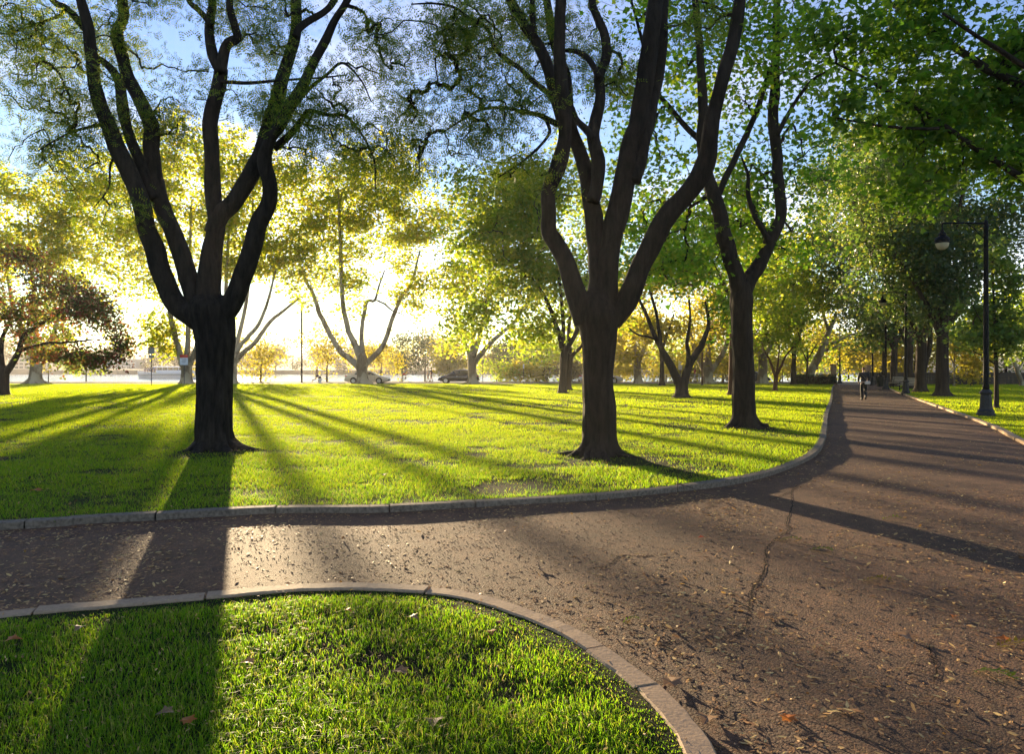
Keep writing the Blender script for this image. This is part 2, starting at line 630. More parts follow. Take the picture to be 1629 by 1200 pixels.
def arc(pts, per=24):
    p = catmull(np.array([(x, y, 0) for x, y in pts]), per)
    s = np.concatenate([[0], np.cumsum(np.linalg.norm(np.diff(p, axis=0), axis=1))])
    return p, s


def inner(pts, side, d):
    p, s = arc(pts)
    t = np.gradient(p, axis=0)
    t /= np.linalg.norm(t, axis=1)[:, None]
    nrm = np.stack([-t[:, 1], t[:, 0], t[:, 2] * 0], 1) * side
    return p + nrm * d


def kerb(pts, side, joints=None, lens=(1.15, 1.6), mat='kerb', W=.15):
    p, s = arc(pts)
    total = s[-1]
    root = empty('kerb', p[len(p) // 2], kind='structure')
    o0 = np.array(root.location)
    cuts = [0.0]
    js = sorted(joints or [])
    while cuts[-1] < total - .4:
        nxt = cuts[-1] + random.uniform(*lens)
        for j in js:
            if cuts[-1] + .45 < j < nxt + .5:
                nxt = j
                break
        cuts.append(min(nxt, total))
    at = lambda q: np.array([np.interp(q, s, p[:, i]) for i in range(3)])
    H, c = HK, .010
    for a, e in zip(cuts[:-1], cuts[1:]):
        m = max(2, int((e - a) / .09) + 1)
        off, dz, tilt = random.uniform(-.006, .006), random.uniform(-.006, .005), random.uniform(-.005, .005)
        rings = []
        gap = .008
        for k, q in enumerate(np.linspace(a + gap, e - gap, m)):
            x = at(q)
            t = at(min(q + .05, total)) - at(max(q - .05, 0))
            t /= np.linalg.norm(t)
            nr = np.array([-t[1], t[0], 0]) * side
            z = H + dz + tilt * (k / (m - 1) - .5)
            w1, w2 = random.uniform(-.005, .005), random.uniform(-.005, .005)
            z += random.uniform(-.001, .001)
            sec = [(w1, -.12), (w1, z - c), (w1 + c, z), (W - c + w2, z), (W + w2, z - c), (W + w2, -.12)]
            if side > 0:
                sec = sec[::-1]
            rings.append([x + nr * (u + off) + np.array([0, 0, v]) for u, v in sec])
        MB().loft(rings).build('kerb_stone', M[mat], root, off=o0)
    return root


def arcpos(pts, x, y):
    p, s = arc(pts)
    return s[np.argmin((p[:, 0] - x) ** 2 + (p[:, 1] - y) ** 2)]


jm = [arcpos(K_main, *GP(x, y)[:2]) for x, y in [(39, 842), (247, 828), (438, 818), (617, 815), (757, 808), (948, 796), (1088, 782), (1182, 768), (1254, 748)]]
jn = [arcpos(K_near, *GP(x, y, HK)[:2]) for x, y in [(55, 967), (330, 942), (684, 933), (751, 942), (1048, 1086)]]
kerb(K_main, 1, jm, mat='kerb_shaded')
kerb(K_near, -1, jn, W=.13)
kerb(K_right, -1)


def lawn(name, pts2, z, mat):
    bm = bmesh.new()
    vs = [bm.verts.new((x, y, z)) for x, y in pts2]
    f = bm.faces.new(vs)
    bmesh.ops.triangulate(bm, faces=[f])
    bmesh.ops.recalc_face_normals(bm, faces=bm.faces)
    if sum(q.normal.z for q in bm.faces) < 0:
        bmesh.ops.reverse_faces(bm, faces=bm.faces)
    me = bpy.data.meshes.new(name)
    bm.to_mesh(me)
    bm.free()
    me.materials.append(mat)
    o = bpy.data.objects.new(name, me)
    COL.objects.link(o)
    return tag(o, kind='structure')


E_main, E_near, E_right = inner(K_main, 1, .12), inner(K_near, -1, .105), inner(K_right, -1, .12)
poly_main = [tuple(v[:2]) for v in E_main] + [(33.2, 75.2), (-120, 75.2), (-120, 1.5)]
poly_near = [tuple(v[:2]) for v in E_near]
poly_right = [tuple(v[:2]) for v in E_right] + [(38, 75.2), (95, 75.2), (95, -6)]
lawn('lawn', poly_main, ZL, M['turf'])
lawn('lawn', poly_near, ZL, M['turf'])
lawn('lawn', poly_right, ZL, M['turf'])


def inside(poly, x, y):
    poly = np.asarray(poly)
    c = np.zeros(len(x), bool)
    x1, y1 = poly[-1]
    for x2, y2 in poly:
        if y1 != y2:
            hit = ((y1 > y) != (y2 > y))
            if hit.any():
                xi = (x2 - x1) * (y - y1) / (y2 - y1) + x1
                c ^= hit & (x < xi)
        x1, y1 = x2, y2
    return c


# cracks in the asphalt: broken dark gaps with crumbled edges
def crack(pix, w, name='crack'):
    p = catmull(np.array([GP(x, y) for x, y in pix]), 14)
    m = len(p)
    t = np.gradient(p, axis=0)
    t /= np.linalg.norm(t, axis=1)[:, None]
    nr = np.stack([-t[:, 1], t[:, 0], 0 * t[:, 0]], 1)
    p = p + nr * rng.normal(0, w * .8, m)[:, None]
    ww = w * (.25 + 1.1 * n2(np.arange(m) * .35, np.zeros(m), 1, 9)) * np.clip(np.minimum(np.arange(m), m - 1 - np.arange(m)) / 4, .1, 1)
    L, Rr = p + nr * ww[:, None], p - nr * ww[:, None]
    for a in (L, Rr):
        a[:, 2] = path_h(a[:, 0], a[:, 1]) + .003
    b = MB().add(np.vstack([L, Rr]), [(i, i + 1, m + i + 1, m + i) for i in range(m - 1)])
    tag(b.build(name, M['crack'], path), kind='stuff')
    c = MB()
    for i in range(m - 1):
        for s in (-1, 1):
            for _ in range(1):
                q = p[i] + (p[i + 1] - p[i]) * random.random() + s * nr[i] * (ww[i] + random.uniform(0, .02))
                r = random.uniform(.002, .005)
                q[2] = path_h(q[0], q[1])[0] + r * .3
                v = rng.normal(0, 1, (6, 3))
                d = np.array([(1, 0, 0), (-1, 0, 0), (0, 1, 0), (0, -1, 0), (0, 0, 1), (0, 0, -1)]) + v * .25
                c.add(q + d * r * (1, 1, .7), None, [(0, 2, 4), (2, 1, 4), (1, 3, 4), (3, 0, 4), (2, 0, 5), (1, 2, 5), (3, 1, 5), (0, 3, 5)])
    tag(c.build('asphalt_crumb', M['asphalt'], path), kind='stuff')


crack([(1272, 770), (1259, 781), (1261, 802), (1252, 830), (1256, 843), (1237, 855), (1220, 874), (1216, 908), (1206, 925), (1199, 936), (1194, 955), (1192, 975)], .007)
crack([(1192, 975), (1180, 1008), (1137, 1018), (1079, 1022), (1040, 1026)], .0028)
crack([(1040, 884), (1022, 886), (990, 884), (970, 898), (936, 905)], .003)
crack([(1259, 781), (1240, 790), (1222, 798)], .004)
crack([(1478, 1020), (1481, 1041), (1490, 1062), (1486, 1085)], .004)


# ------------------------------------------------------------------ grass
def blades(x, y, z, h, w, lean, two):
    n = len(x)
    a = rng.uniform(0, 2 * np.pi, n)
    ld = rng.uniform(0, 2 * np.pi, n)
    ln = lean * h * rng.uniform(.2, 1.6, n)
    ux, uy = np.cos(a) * w / 2, np.sin(a) * w / 2
    lx, ly = np.cos(ld) * ln, np.sin(ld) * ln
    if not two:
        V = np.empty((n, 3, 3))
        V[:, 0] = np.stack([x - ux, y - uy, z], 1)
        V[:, 1] = np.stack([x + ux, y + uy, z], 1)
        V[:, 2] = np.stack([x + lx, y + ly, z + h], 1)
        T = np.arange(n * 3).reshape(n, 3)
        return V.reshape(-1, 3), None, T
    V = np.empty((n, 5, 3))
    V[:, 0] = np.stack([x - ux, y - uy, z], 1)
    V[:, 1] = np.stack([x + ux, y + uy, z], 1)
    V[:, 2] = np.stack([x - ux * .8 + lx * .3, y - uy * .8 + ly * .3, z + h * .62], 1)
    V[:, 3] = np.stack([x + ux * .8 + lx * .3, y + uy * .8 + ly * .3, z + h * .62], 1)
    V[:, 4] = np.stack([x + lx, y + ly, z + h * (1 - .25 * np.minimum(1, ln / h))], 1)
    k = np.arange(n)[:, None] * 5
    return V.reshape(-1, 3), k + np.array([0, 1, 3, 2]), k + np.array([2, 3, 4])


BARE = [GP(x, y, ZL)[:2].tolist() + [r] for x, y, r in [(820, 776, .55), (790, 780, .4), (1120, 742, .5), (880, 772, .45), (340, 722, .75), (960, 732, .85), (1010, 733, .6), (1190, 684, .8), (1235, 692, .6), (1090, 640, .7), (1035, 735, .5)]]


def scatter(poly, y0, y1, dens, h, w, two, lo=-260, hi=1890, lean=.5, mat='grass', clump=1.6, thin=.25):
    xa, xb = (lo - CX) / F, (hi - CX) / F
    area = (xb - xa) * (y1 ** 2 - y0 ** 2) / 2
    n = int(area * dens)
    y = np.sqrt(rng.uniform(y0 ** 2, y1 ** 2, n))
    x = rng.uniform(xa, xb, n) * y
    k = inside(poly, x, y)
    g = .6 * n2(x, y, clump, 1) + .4 * n2(x, y, clump * 3.1, 2)
    k &= rng.uniform(0, 1, n) < np.clip((g - thin) * 4, .12, 1)
    for bx, by, r in BARE:
        d2 = ((x - bx) ** 2 + (y - by) ** 2 * .7) / r ** 2
        k &= (d2 > .55 + .8 * n2(x, y, 5, 4)) | (rng.uniform(0, 1, n) < .30)
    x, y, g = x[k], y[k], g[k]
    hh = h * rng.uniform(.45, 1.25, len(x)) * (.55 + .9 * g)
    ww = w * rng.uniform(.7, 1.3, len(x))
    if poly is poly_near:
        e = E_near[::6]
        dd = np.full(len(x), 9.)
        for q in e:
            dd = np.minimum(dd, np.hypot(x - q[0], y - q[1]))
        hh *= np.clip((dd - .02) / .3, .2, 1)
    return blades(x, y, np.full(len(x), ZL - .004), hh, ww, lean, two)


def grass(name, layers, mat):
    b = MB()
    for L in layers:
        V, Q, T = scatter(*L[:-1], **L[-1])
        if len(V):
            b.add(V, Q, T)
    o = b.build(name, M[mat])
    return tag(o, kind='stuff')


grass('grass', [(poly_near, 1.3, 3.2, 9000, .060, .0034, True, dict(clump=3.0, lean=.85, thin=.2)),
                (poly_near, 3.2, 5.6, 6500, .052, .0040, True, dict(clump=3.0, lean=.85, thin=.22))], 'grass')
for mat_, rows in (('grass', [(5.5, 9, 2300), (9, 12, 1300), (12, 15, 650), (15, 19, 260)]), ('grass_far', [(7.5, 9, 300), (9, 12, 800), (12, 15, 900), (15, 17.2, 1150)])):
    grass('grass', [(poly_main, a_, b_, d_, .047, .0056 if b_ < 12 else .008, False, dict(lean=.7)) for a_, b_, d_ in rows], mat_)
grass('grass', [(poly_main, 17, 28, 560, .05, .016, False, dict(lo=-150, hi=1500, clump=.9)),
                (poly_main, 28, 46, 180, .06, .034, False, dict(lo=-100, hi=1450, clump=.6)),
                (poly_main, 46, 75, 70, .075, .065, False, dict(lo=-80, hi=1400, clump=.4))], 'grass_far')
grass('grass', [(poly_right, 12, 26, 800, .048, .011, False, dict(lo=1300, hi=1900)),
                (poly_right, 26, 46, 260, .055, .03, False, dict(lo=1300, hi=1800)),
                (poly_right, 46, 75, 90, .07, .06, False, dict(lo=1300, hi=1750))], 'grass_far')


# ------------------------------------------------------------------ trees
RH = (np.array([(0, 0, 0), (.45, .34, .07), (1, 0, -.05), (.45, -.34, .07)]), np.array([(0, 2, 1), (0, 3, 2)]))
_o = [(0, 0), (.10, .22), (-.02, .46), (.28, .34), (.42, .52), (.52, .26), (1, 0), (.52, -.26), (.42, -.52), (.28, -.34), (-.02, -.46), (.10, -.22)]
MAPLE = (np.array([(x, y, -.12 * abs(y) - .10 * x * x) for x, y in _o] + [(.3, 0, .02)]), np.array([(12, i, (i + 1) % 12) for i in range(12)]))


def _frond(k=4):
    V, T = [], []
    for i in range(k):
        t = (i + .5) / k
        z = -.16 * t * t
        for s in (-1, 1):
            j = len(V)
            V += [(t, 0, z), (t + .16, s * .13, z + .01), (t + .10, s * .32, z - .05)]
            T.append((j, j + 1, j + 2))
    j = len(V)
    V += [(0, -.008, 0), (0, .008, 0), (1, 0, -.17)]
    T.append((j, j + 1, j + 2))
    return np.array(V), np.array(T)


FROND = _frond()


def leaf_cloud(C, size, tpl, droop=.3, upn=.5):
    n = len(C)
    d = rng.normal(0, 1, (n, 3))
    d[:, 2] = d[:, 2] * .6 - droop
    d /= np.linalg.norm(d, axis=1)[:, None]
    u = rng.normal(0, 1, (n, 3))
    u[:, 2] += upn * 2
    u -= d * (u * d).sum(1)[:, None]
    u /= np.linalg.norm(u, axis=1)[:, None] + 1e-9
    v = np.cross(u, d)
    tv, tt = tpl
    s = np.broadcast_to(size, (n,))[:, None, None]
    V = C[:, None] + s * (tv[None, :, 0:1] * d[:, None] + tv[None, :, 1:2] * v[:, None] + tv[None, :, 2:3] * u[:, None])
    T = tt[None] + (np.arange(n) * len(tv))[:, None, None]
    return V.reshape(-1, 3), T.reshape(-1, 3)


def blob_points(blobs, gap=.42, gs=.5, seed=0):
    out = []
    for cx, cy, cz, rx, ry, rz, n in blobs:
        m = int(n * 2.6) + 4
        d = rng.normal(0, 1, (m, 3))
        d /= np.linalg.norm(d, axis=1)[:, None]
        r = rng.uniform(.02, 1, m) ** .45
        p = d * r[:, None] * (1 + .95 * (noise(d * 1.9 + seed) - .5))[:, None]
        p = np.array([cx, cy, cz]) + p * (rx, ry, rz)
        k = noise(p * gs + seed * 3.1) > gap
        out.append(p[k][:int(n)])
    return np.vstack(out)


def connect(nodes, radii, C, sides=4, rmin=.006, wig=.12, rmax=.05):
    """a branch from the nearest wood to every leaf cluster"""
    b = MB()
    N = [np.array(q) for q in nodes]
    base = len(N)
    A = np.array(nodes)
    dmin = np.min(np.linalg.norm(C[:, None] - A[None], axis=2), axis=1) if len(C) * len(A) < 4e6 else np.linalg.norm(C - A.mean(0), axis=1)
    order = np.argsort(dmin)
    par = []
    arr = np.empty((base + len(C), 3))
    arr[:base] = A
    k = base
    for i in order:
        c = C[i]
        d = np.linalg.norm(arr[:k] - c, axis=1)
        d[:base] *= 1.15
        par.append(int(np.argmin(d)))
        arr[k] = c
        k += 1
    cnt = np.ones(k)
    for j in range(k - 1, base - 1, -1):
        q = par[j - base]
        if q >= base:
            cnt[q] += cnt[j]
    for j in range(base, k):
        q = par[j - base]
        p0, p1 = arr[q], arr[j]
        L = np.linalg.norm(p1 - p0)
        r1 = min(rmax, rmin * math.sqrt(cnt[j]))
        r0 = min(rmax, r1 * 1.5) if q >= base else min(max(radii[q] * .6, r1), r1 * 2.2)
        t = np.linspace(0, 1, 5)[:, None]
        p = p0 * (1 - t) + p1 * t
        w = rng.normal(0, wig * L, (5, 3))
        w[0] = w[-1] = 0
        p = p + w * .5
        p[1:4, 2] += L * .10 * np.array([.6, 1, .6])
        b.tube(p, np.linspace(r0, r1 * .8, 5), sides, False)
    return b


def bark_disp(amp, k, rk, seed, lump=.06):
    def f(i, a, p):
        q = np.stack([np.cos(a) * k, np.sin(a) * k, np.full(len(a), p[2] * 1.6 + seed)], 1)
        r = 1 - np.abs(2 * noise(q) - 1)
        q2 = np.stack([np.cos(a) * 1.3, np.sin(a) * 1.3, np.full(len(a), p[2] * 2.1 + seed * 2)], 1)
        return 1 + amp * (r - .55) + lump * 2 * (noise(q2) - .5)
    return f


def root_disp(z0, hgt, amp, nroot, seed, barkf):
    ph = seed * 1.7

    def f(i, a, p):
        t = max(0, 1 - (p[2] - z0) / hgt)
        s = .5 + .5 * np.cos(a * nroot + ph + .7 * np.sin(a * 2 + seed))
        return barkf(i, a, p) * (1 + amp * t ** 3.2 * (.25 + 1.0 * s ** 2))
    return f


def limb_pts(pts, Y, dY=0.0, per=7, wobk=.45):
    a = np.array([(x, y, r) for x, y, r in pts], float)
    c = catmull(a, per)
    t = np.linspace(0, 1, len(c))
    Yc = Y + dY * t ** 1.2
    W = np.stack([(c[:, 0] - CX) / F * Yc, Yc, CAMZ - (c[:, 1] - HY) / F * Yc], 1)
    rr = np.maximum(c[:, 2], .3) * Yc / F
    wob = np.stack([noise(W * 2.3 + k) - .5 for k in (0, 31, 57)], 1) * rr[:, None] * wobk * np.clip(t * 5, 0, 1)[:, None]
    W = W + wob
    return W, np.maximum(c[:, 2], .3) * Yc / F


def px_blobs(bl, Y):
    out = []
    for q in bl:
        px, py, rx, ry, n = q[:5]
        dy = q[5] if len(q) > 5 else 0
        fy = q[6] if len(q) > 6 else .8
        c = P(px, py, Y + dy)
        out.append((*c, rx * Y / F, (rx + ry) / 2 * fy * Y / F, ry * Y / F, n))
    return out


def tree(name, label, Y, trunk, limbs, blobs, bark, leaf, tpl, size, cr, per, twig=None, sides=(18, 10), droop=.3, upn=.4, gap=.42,
         gs=.5, group=None, flare=.8, fine=True, extra_blobs=(), rmin=.006, seed=1, cat='tree', nroot=5, zbase=ZL, crown_label=None):
    tw, tr = limb_pts(trunk, Y, 0, 9 if fine else 4, .06)
    base = np.array([tw[0][0], Y, zbase])
    root = empty(name, base, 0, label, cat, group)
    tw[0][2] = min(tw[0][2], zbase - .06)
    bd = bark_disp(.17 if fine else .06, 8, 1, seed, .08)
    b = MB().tube(tw, tr, sides[0], True, root_disp(zbase, tr[0] * 1.55, flare, nroot, seed, bd))
    b.build('trunk', M[bark], root, base, smooth=True)
    if fine:
        for q in range(nroot + 1):
            a = (q + random.uniform(-.3, .3)) * 2 * math.pi / (nroot + 1) + seed
            r0, Lr = tr[0] * random.uniform(.24, .42), tr[0] * random.uniform(1.7, 3.4)
            d, e = np.array([math.cos(a), math.sin(a), 0]), np.array([-math.sin(a), math.cos(a), 0])
            bend = random.uniform(-.25, .25)
            pts = [base + d * tr[0] * .5 + (0, 0, tr[0] * .75), base + d * tr[0] * 1.0 + (0, 0, r0 * .75), base + d * Lr * .6 + e * Lr * bend * .4 + (0, 0, r0 * .12), base + d * Lr + e * Lr * bend + (0, 0, -r0 * .3)]
            MB().tube(catmull(pts, 5), np.interp(np.linspace(0, 1, 16), [0, .35, 1], [r0, r0 * .8, r0 * .25]), 10, True, bark_disp(.1, 4, 1, seed + q, .16)).build('root', M[bark], root, base, smooth=True)
    nodes, rad = [], []
    for (lp, dY) in limbs:
        W, r = limb_pts(lp, Y, dY, 7 if fine else 4)
        n = sides[1] if r[0] > .05 or not fine else 7
        lb = MB().tube(W, r, n, True, bark_disp(.10 if fine else .04, 5, 1, seed + len(nodes), .15 if fine else .08))
        lb.build('limb', M[bark], root, base, smooth=True)
        s = max(1, len(W) // 3)
        nodes += list(W[s::2]) or [W[-1]]
        rad += list(r[s::2]) or [r[-1]]
    if not nodes:
        nodes, rad = list(tw[len(tw) // 2:]), list(tr[len(tw) // 2:])
    C = blob_points(px_blobs(blobs, Y) + list(extra_blobs), gap, gs, seed)
    tb = connect(nodes, rad, C, 4 if fine else 3, rmin)
    tag(tb.build('branches', M[bark], root, base), kind='stuff')
    n = len(C) * per
    L = np.repeat(C, per, 0) + rng.normal(0, 1, (n, 3)) * np.array([cr, cr, cr * .62])
    V, T = leaf_cloud(L, size * rng.uniform(.5, 1.25, n), tpl, droop, upn)
    o = MB().add(V, None, T).build('crown', M[leaf], root, base)
    tag(o, crown_label, kind='stuff')
    return root


# --- the two honey locusts on the near lawn
YA, YB, YC = 13.6, 12.6, 18.7
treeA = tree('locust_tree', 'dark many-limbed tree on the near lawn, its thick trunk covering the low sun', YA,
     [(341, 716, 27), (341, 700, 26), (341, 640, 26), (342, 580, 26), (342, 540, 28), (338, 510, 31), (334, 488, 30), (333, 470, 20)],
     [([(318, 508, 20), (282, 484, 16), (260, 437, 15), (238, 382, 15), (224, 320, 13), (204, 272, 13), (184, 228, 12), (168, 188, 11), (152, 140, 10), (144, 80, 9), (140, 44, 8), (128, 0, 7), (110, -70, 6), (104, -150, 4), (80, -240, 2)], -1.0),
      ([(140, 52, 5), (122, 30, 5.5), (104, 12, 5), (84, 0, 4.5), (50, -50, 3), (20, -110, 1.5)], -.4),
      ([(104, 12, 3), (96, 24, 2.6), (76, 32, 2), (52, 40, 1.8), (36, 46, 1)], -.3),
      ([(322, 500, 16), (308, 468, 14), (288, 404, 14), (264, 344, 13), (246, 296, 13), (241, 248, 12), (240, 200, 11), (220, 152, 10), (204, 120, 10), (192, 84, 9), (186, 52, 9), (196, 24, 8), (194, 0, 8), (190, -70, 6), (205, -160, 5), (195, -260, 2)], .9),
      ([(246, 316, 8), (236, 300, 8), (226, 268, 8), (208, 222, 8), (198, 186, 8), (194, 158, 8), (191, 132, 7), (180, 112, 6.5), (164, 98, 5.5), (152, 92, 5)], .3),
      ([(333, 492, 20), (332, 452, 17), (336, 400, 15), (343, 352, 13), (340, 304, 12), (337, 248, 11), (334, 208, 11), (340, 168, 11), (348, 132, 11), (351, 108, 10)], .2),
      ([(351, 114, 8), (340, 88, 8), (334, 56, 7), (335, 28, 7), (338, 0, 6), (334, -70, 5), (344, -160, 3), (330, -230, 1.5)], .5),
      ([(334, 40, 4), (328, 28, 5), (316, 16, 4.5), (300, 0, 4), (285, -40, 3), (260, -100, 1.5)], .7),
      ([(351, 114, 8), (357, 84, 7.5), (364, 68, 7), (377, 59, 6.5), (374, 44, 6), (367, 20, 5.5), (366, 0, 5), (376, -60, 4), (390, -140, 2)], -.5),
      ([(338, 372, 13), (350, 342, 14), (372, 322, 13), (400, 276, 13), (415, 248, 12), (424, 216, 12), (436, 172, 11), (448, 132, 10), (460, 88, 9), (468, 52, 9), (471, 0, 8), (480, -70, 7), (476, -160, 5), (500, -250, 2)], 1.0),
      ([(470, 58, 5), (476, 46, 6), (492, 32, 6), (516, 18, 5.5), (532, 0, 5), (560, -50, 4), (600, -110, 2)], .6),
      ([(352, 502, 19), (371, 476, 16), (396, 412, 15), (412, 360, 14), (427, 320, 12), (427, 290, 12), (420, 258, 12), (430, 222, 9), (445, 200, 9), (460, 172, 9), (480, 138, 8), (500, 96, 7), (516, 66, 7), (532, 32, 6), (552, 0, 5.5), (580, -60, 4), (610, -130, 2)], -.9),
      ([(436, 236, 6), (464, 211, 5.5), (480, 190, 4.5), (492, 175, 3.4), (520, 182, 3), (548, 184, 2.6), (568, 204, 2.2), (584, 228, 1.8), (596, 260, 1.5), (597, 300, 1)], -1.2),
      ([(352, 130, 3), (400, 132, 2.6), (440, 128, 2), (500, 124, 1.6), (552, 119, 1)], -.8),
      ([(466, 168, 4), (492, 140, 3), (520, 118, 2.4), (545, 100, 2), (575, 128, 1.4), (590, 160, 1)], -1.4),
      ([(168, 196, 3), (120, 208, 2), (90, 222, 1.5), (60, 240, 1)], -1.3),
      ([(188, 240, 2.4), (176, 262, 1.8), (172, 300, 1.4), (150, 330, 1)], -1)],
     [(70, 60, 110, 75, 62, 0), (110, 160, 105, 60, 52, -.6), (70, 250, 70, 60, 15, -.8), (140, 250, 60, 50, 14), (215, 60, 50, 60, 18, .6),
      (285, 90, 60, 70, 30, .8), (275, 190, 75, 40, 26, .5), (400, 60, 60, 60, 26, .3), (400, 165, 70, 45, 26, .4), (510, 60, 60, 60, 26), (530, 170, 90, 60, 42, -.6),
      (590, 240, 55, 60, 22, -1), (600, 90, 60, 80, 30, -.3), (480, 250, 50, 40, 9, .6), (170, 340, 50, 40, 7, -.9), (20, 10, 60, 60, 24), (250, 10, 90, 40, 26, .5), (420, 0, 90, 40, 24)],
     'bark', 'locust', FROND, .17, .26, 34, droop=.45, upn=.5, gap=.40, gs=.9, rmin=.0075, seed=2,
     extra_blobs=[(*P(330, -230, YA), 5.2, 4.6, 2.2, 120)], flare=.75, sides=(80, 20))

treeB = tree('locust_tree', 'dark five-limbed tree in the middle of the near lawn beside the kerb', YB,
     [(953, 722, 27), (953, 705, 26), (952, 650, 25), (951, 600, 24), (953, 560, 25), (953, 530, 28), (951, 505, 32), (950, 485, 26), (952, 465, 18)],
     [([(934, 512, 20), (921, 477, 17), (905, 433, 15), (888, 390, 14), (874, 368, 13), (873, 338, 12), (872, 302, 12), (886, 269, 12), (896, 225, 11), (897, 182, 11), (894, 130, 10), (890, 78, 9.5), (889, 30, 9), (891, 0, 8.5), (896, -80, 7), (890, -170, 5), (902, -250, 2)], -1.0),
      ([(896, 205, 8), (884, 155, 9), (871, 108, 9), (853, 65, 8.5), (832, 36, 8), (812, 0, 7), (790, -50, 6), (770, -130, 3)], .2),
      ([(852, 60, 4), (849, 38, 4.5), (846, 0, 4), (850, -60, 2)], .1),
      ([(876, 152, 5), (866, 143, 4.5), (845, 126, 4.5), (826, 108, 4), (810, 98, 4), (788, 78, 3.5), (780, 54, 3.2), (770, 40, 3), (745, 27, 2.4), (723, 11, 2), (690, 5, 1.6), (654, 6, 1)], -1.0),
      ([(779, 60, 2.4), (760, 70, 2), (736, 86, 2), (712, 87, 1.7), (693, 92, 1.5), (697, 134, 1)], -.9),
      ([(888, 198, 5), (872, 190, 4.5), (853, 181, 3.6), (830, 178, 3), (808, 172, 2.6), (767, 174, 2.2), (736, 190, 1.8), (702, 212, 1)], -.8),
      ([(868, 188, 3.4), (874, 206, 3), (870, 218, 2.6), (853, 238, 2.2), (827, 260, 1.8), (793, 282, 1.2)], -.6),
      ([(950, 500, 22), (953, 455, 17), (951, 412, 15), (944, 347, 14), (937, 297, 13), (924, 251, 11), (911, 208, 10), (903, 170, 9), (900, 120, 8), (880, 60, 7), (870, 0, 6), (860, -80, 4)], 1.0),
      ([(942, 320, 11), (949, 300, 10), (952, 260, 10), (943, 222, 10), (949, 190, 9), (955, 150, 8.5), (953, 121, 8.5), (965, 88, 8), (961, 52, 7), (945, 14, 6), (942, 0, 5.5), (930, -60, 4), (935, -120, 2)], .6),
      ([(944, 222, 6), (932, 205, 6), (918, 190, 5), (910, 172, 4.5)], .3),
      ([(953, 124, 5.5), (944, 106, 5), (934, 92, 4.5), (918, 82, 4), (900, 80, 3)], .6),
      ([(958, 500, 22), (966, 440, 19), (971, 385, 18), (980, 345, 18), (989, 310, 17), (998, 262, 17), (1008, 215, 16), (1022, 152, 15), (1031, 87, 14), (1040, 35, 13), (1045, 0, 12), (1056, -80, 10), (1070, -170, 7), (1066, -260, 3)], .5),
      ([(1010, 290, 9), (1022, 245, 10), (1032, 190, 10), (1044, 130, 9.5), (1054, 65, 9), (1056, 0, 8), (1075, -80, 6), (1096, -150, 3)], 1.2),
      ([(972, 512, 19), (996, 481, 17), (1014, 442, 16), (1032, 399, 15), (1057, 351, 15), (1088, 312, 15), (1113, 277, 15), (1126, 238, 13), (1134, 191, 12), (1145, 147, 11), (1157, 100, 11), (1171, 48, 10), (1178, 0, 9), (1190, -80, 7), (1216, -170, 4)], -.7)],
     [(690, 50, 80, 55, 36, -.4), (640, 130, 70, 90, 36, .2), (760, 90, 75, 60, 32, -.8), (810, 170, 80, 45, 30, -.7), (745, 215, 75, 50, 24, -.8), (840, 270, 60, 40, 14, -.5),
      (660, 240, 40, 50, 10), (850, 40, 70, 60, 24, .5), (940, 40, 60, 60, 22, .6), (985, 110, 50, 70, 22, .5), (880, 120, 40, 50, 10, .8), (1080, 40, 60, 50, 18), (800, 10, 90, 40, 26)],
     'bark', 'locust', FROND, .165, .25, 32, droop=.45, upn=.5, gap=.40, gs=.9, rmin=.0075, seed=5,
     extra_blobs=[(*P(960, -230, YB), 4.8, 4.4, 2.0, 100)], flare=.75, sides=(56, 18))

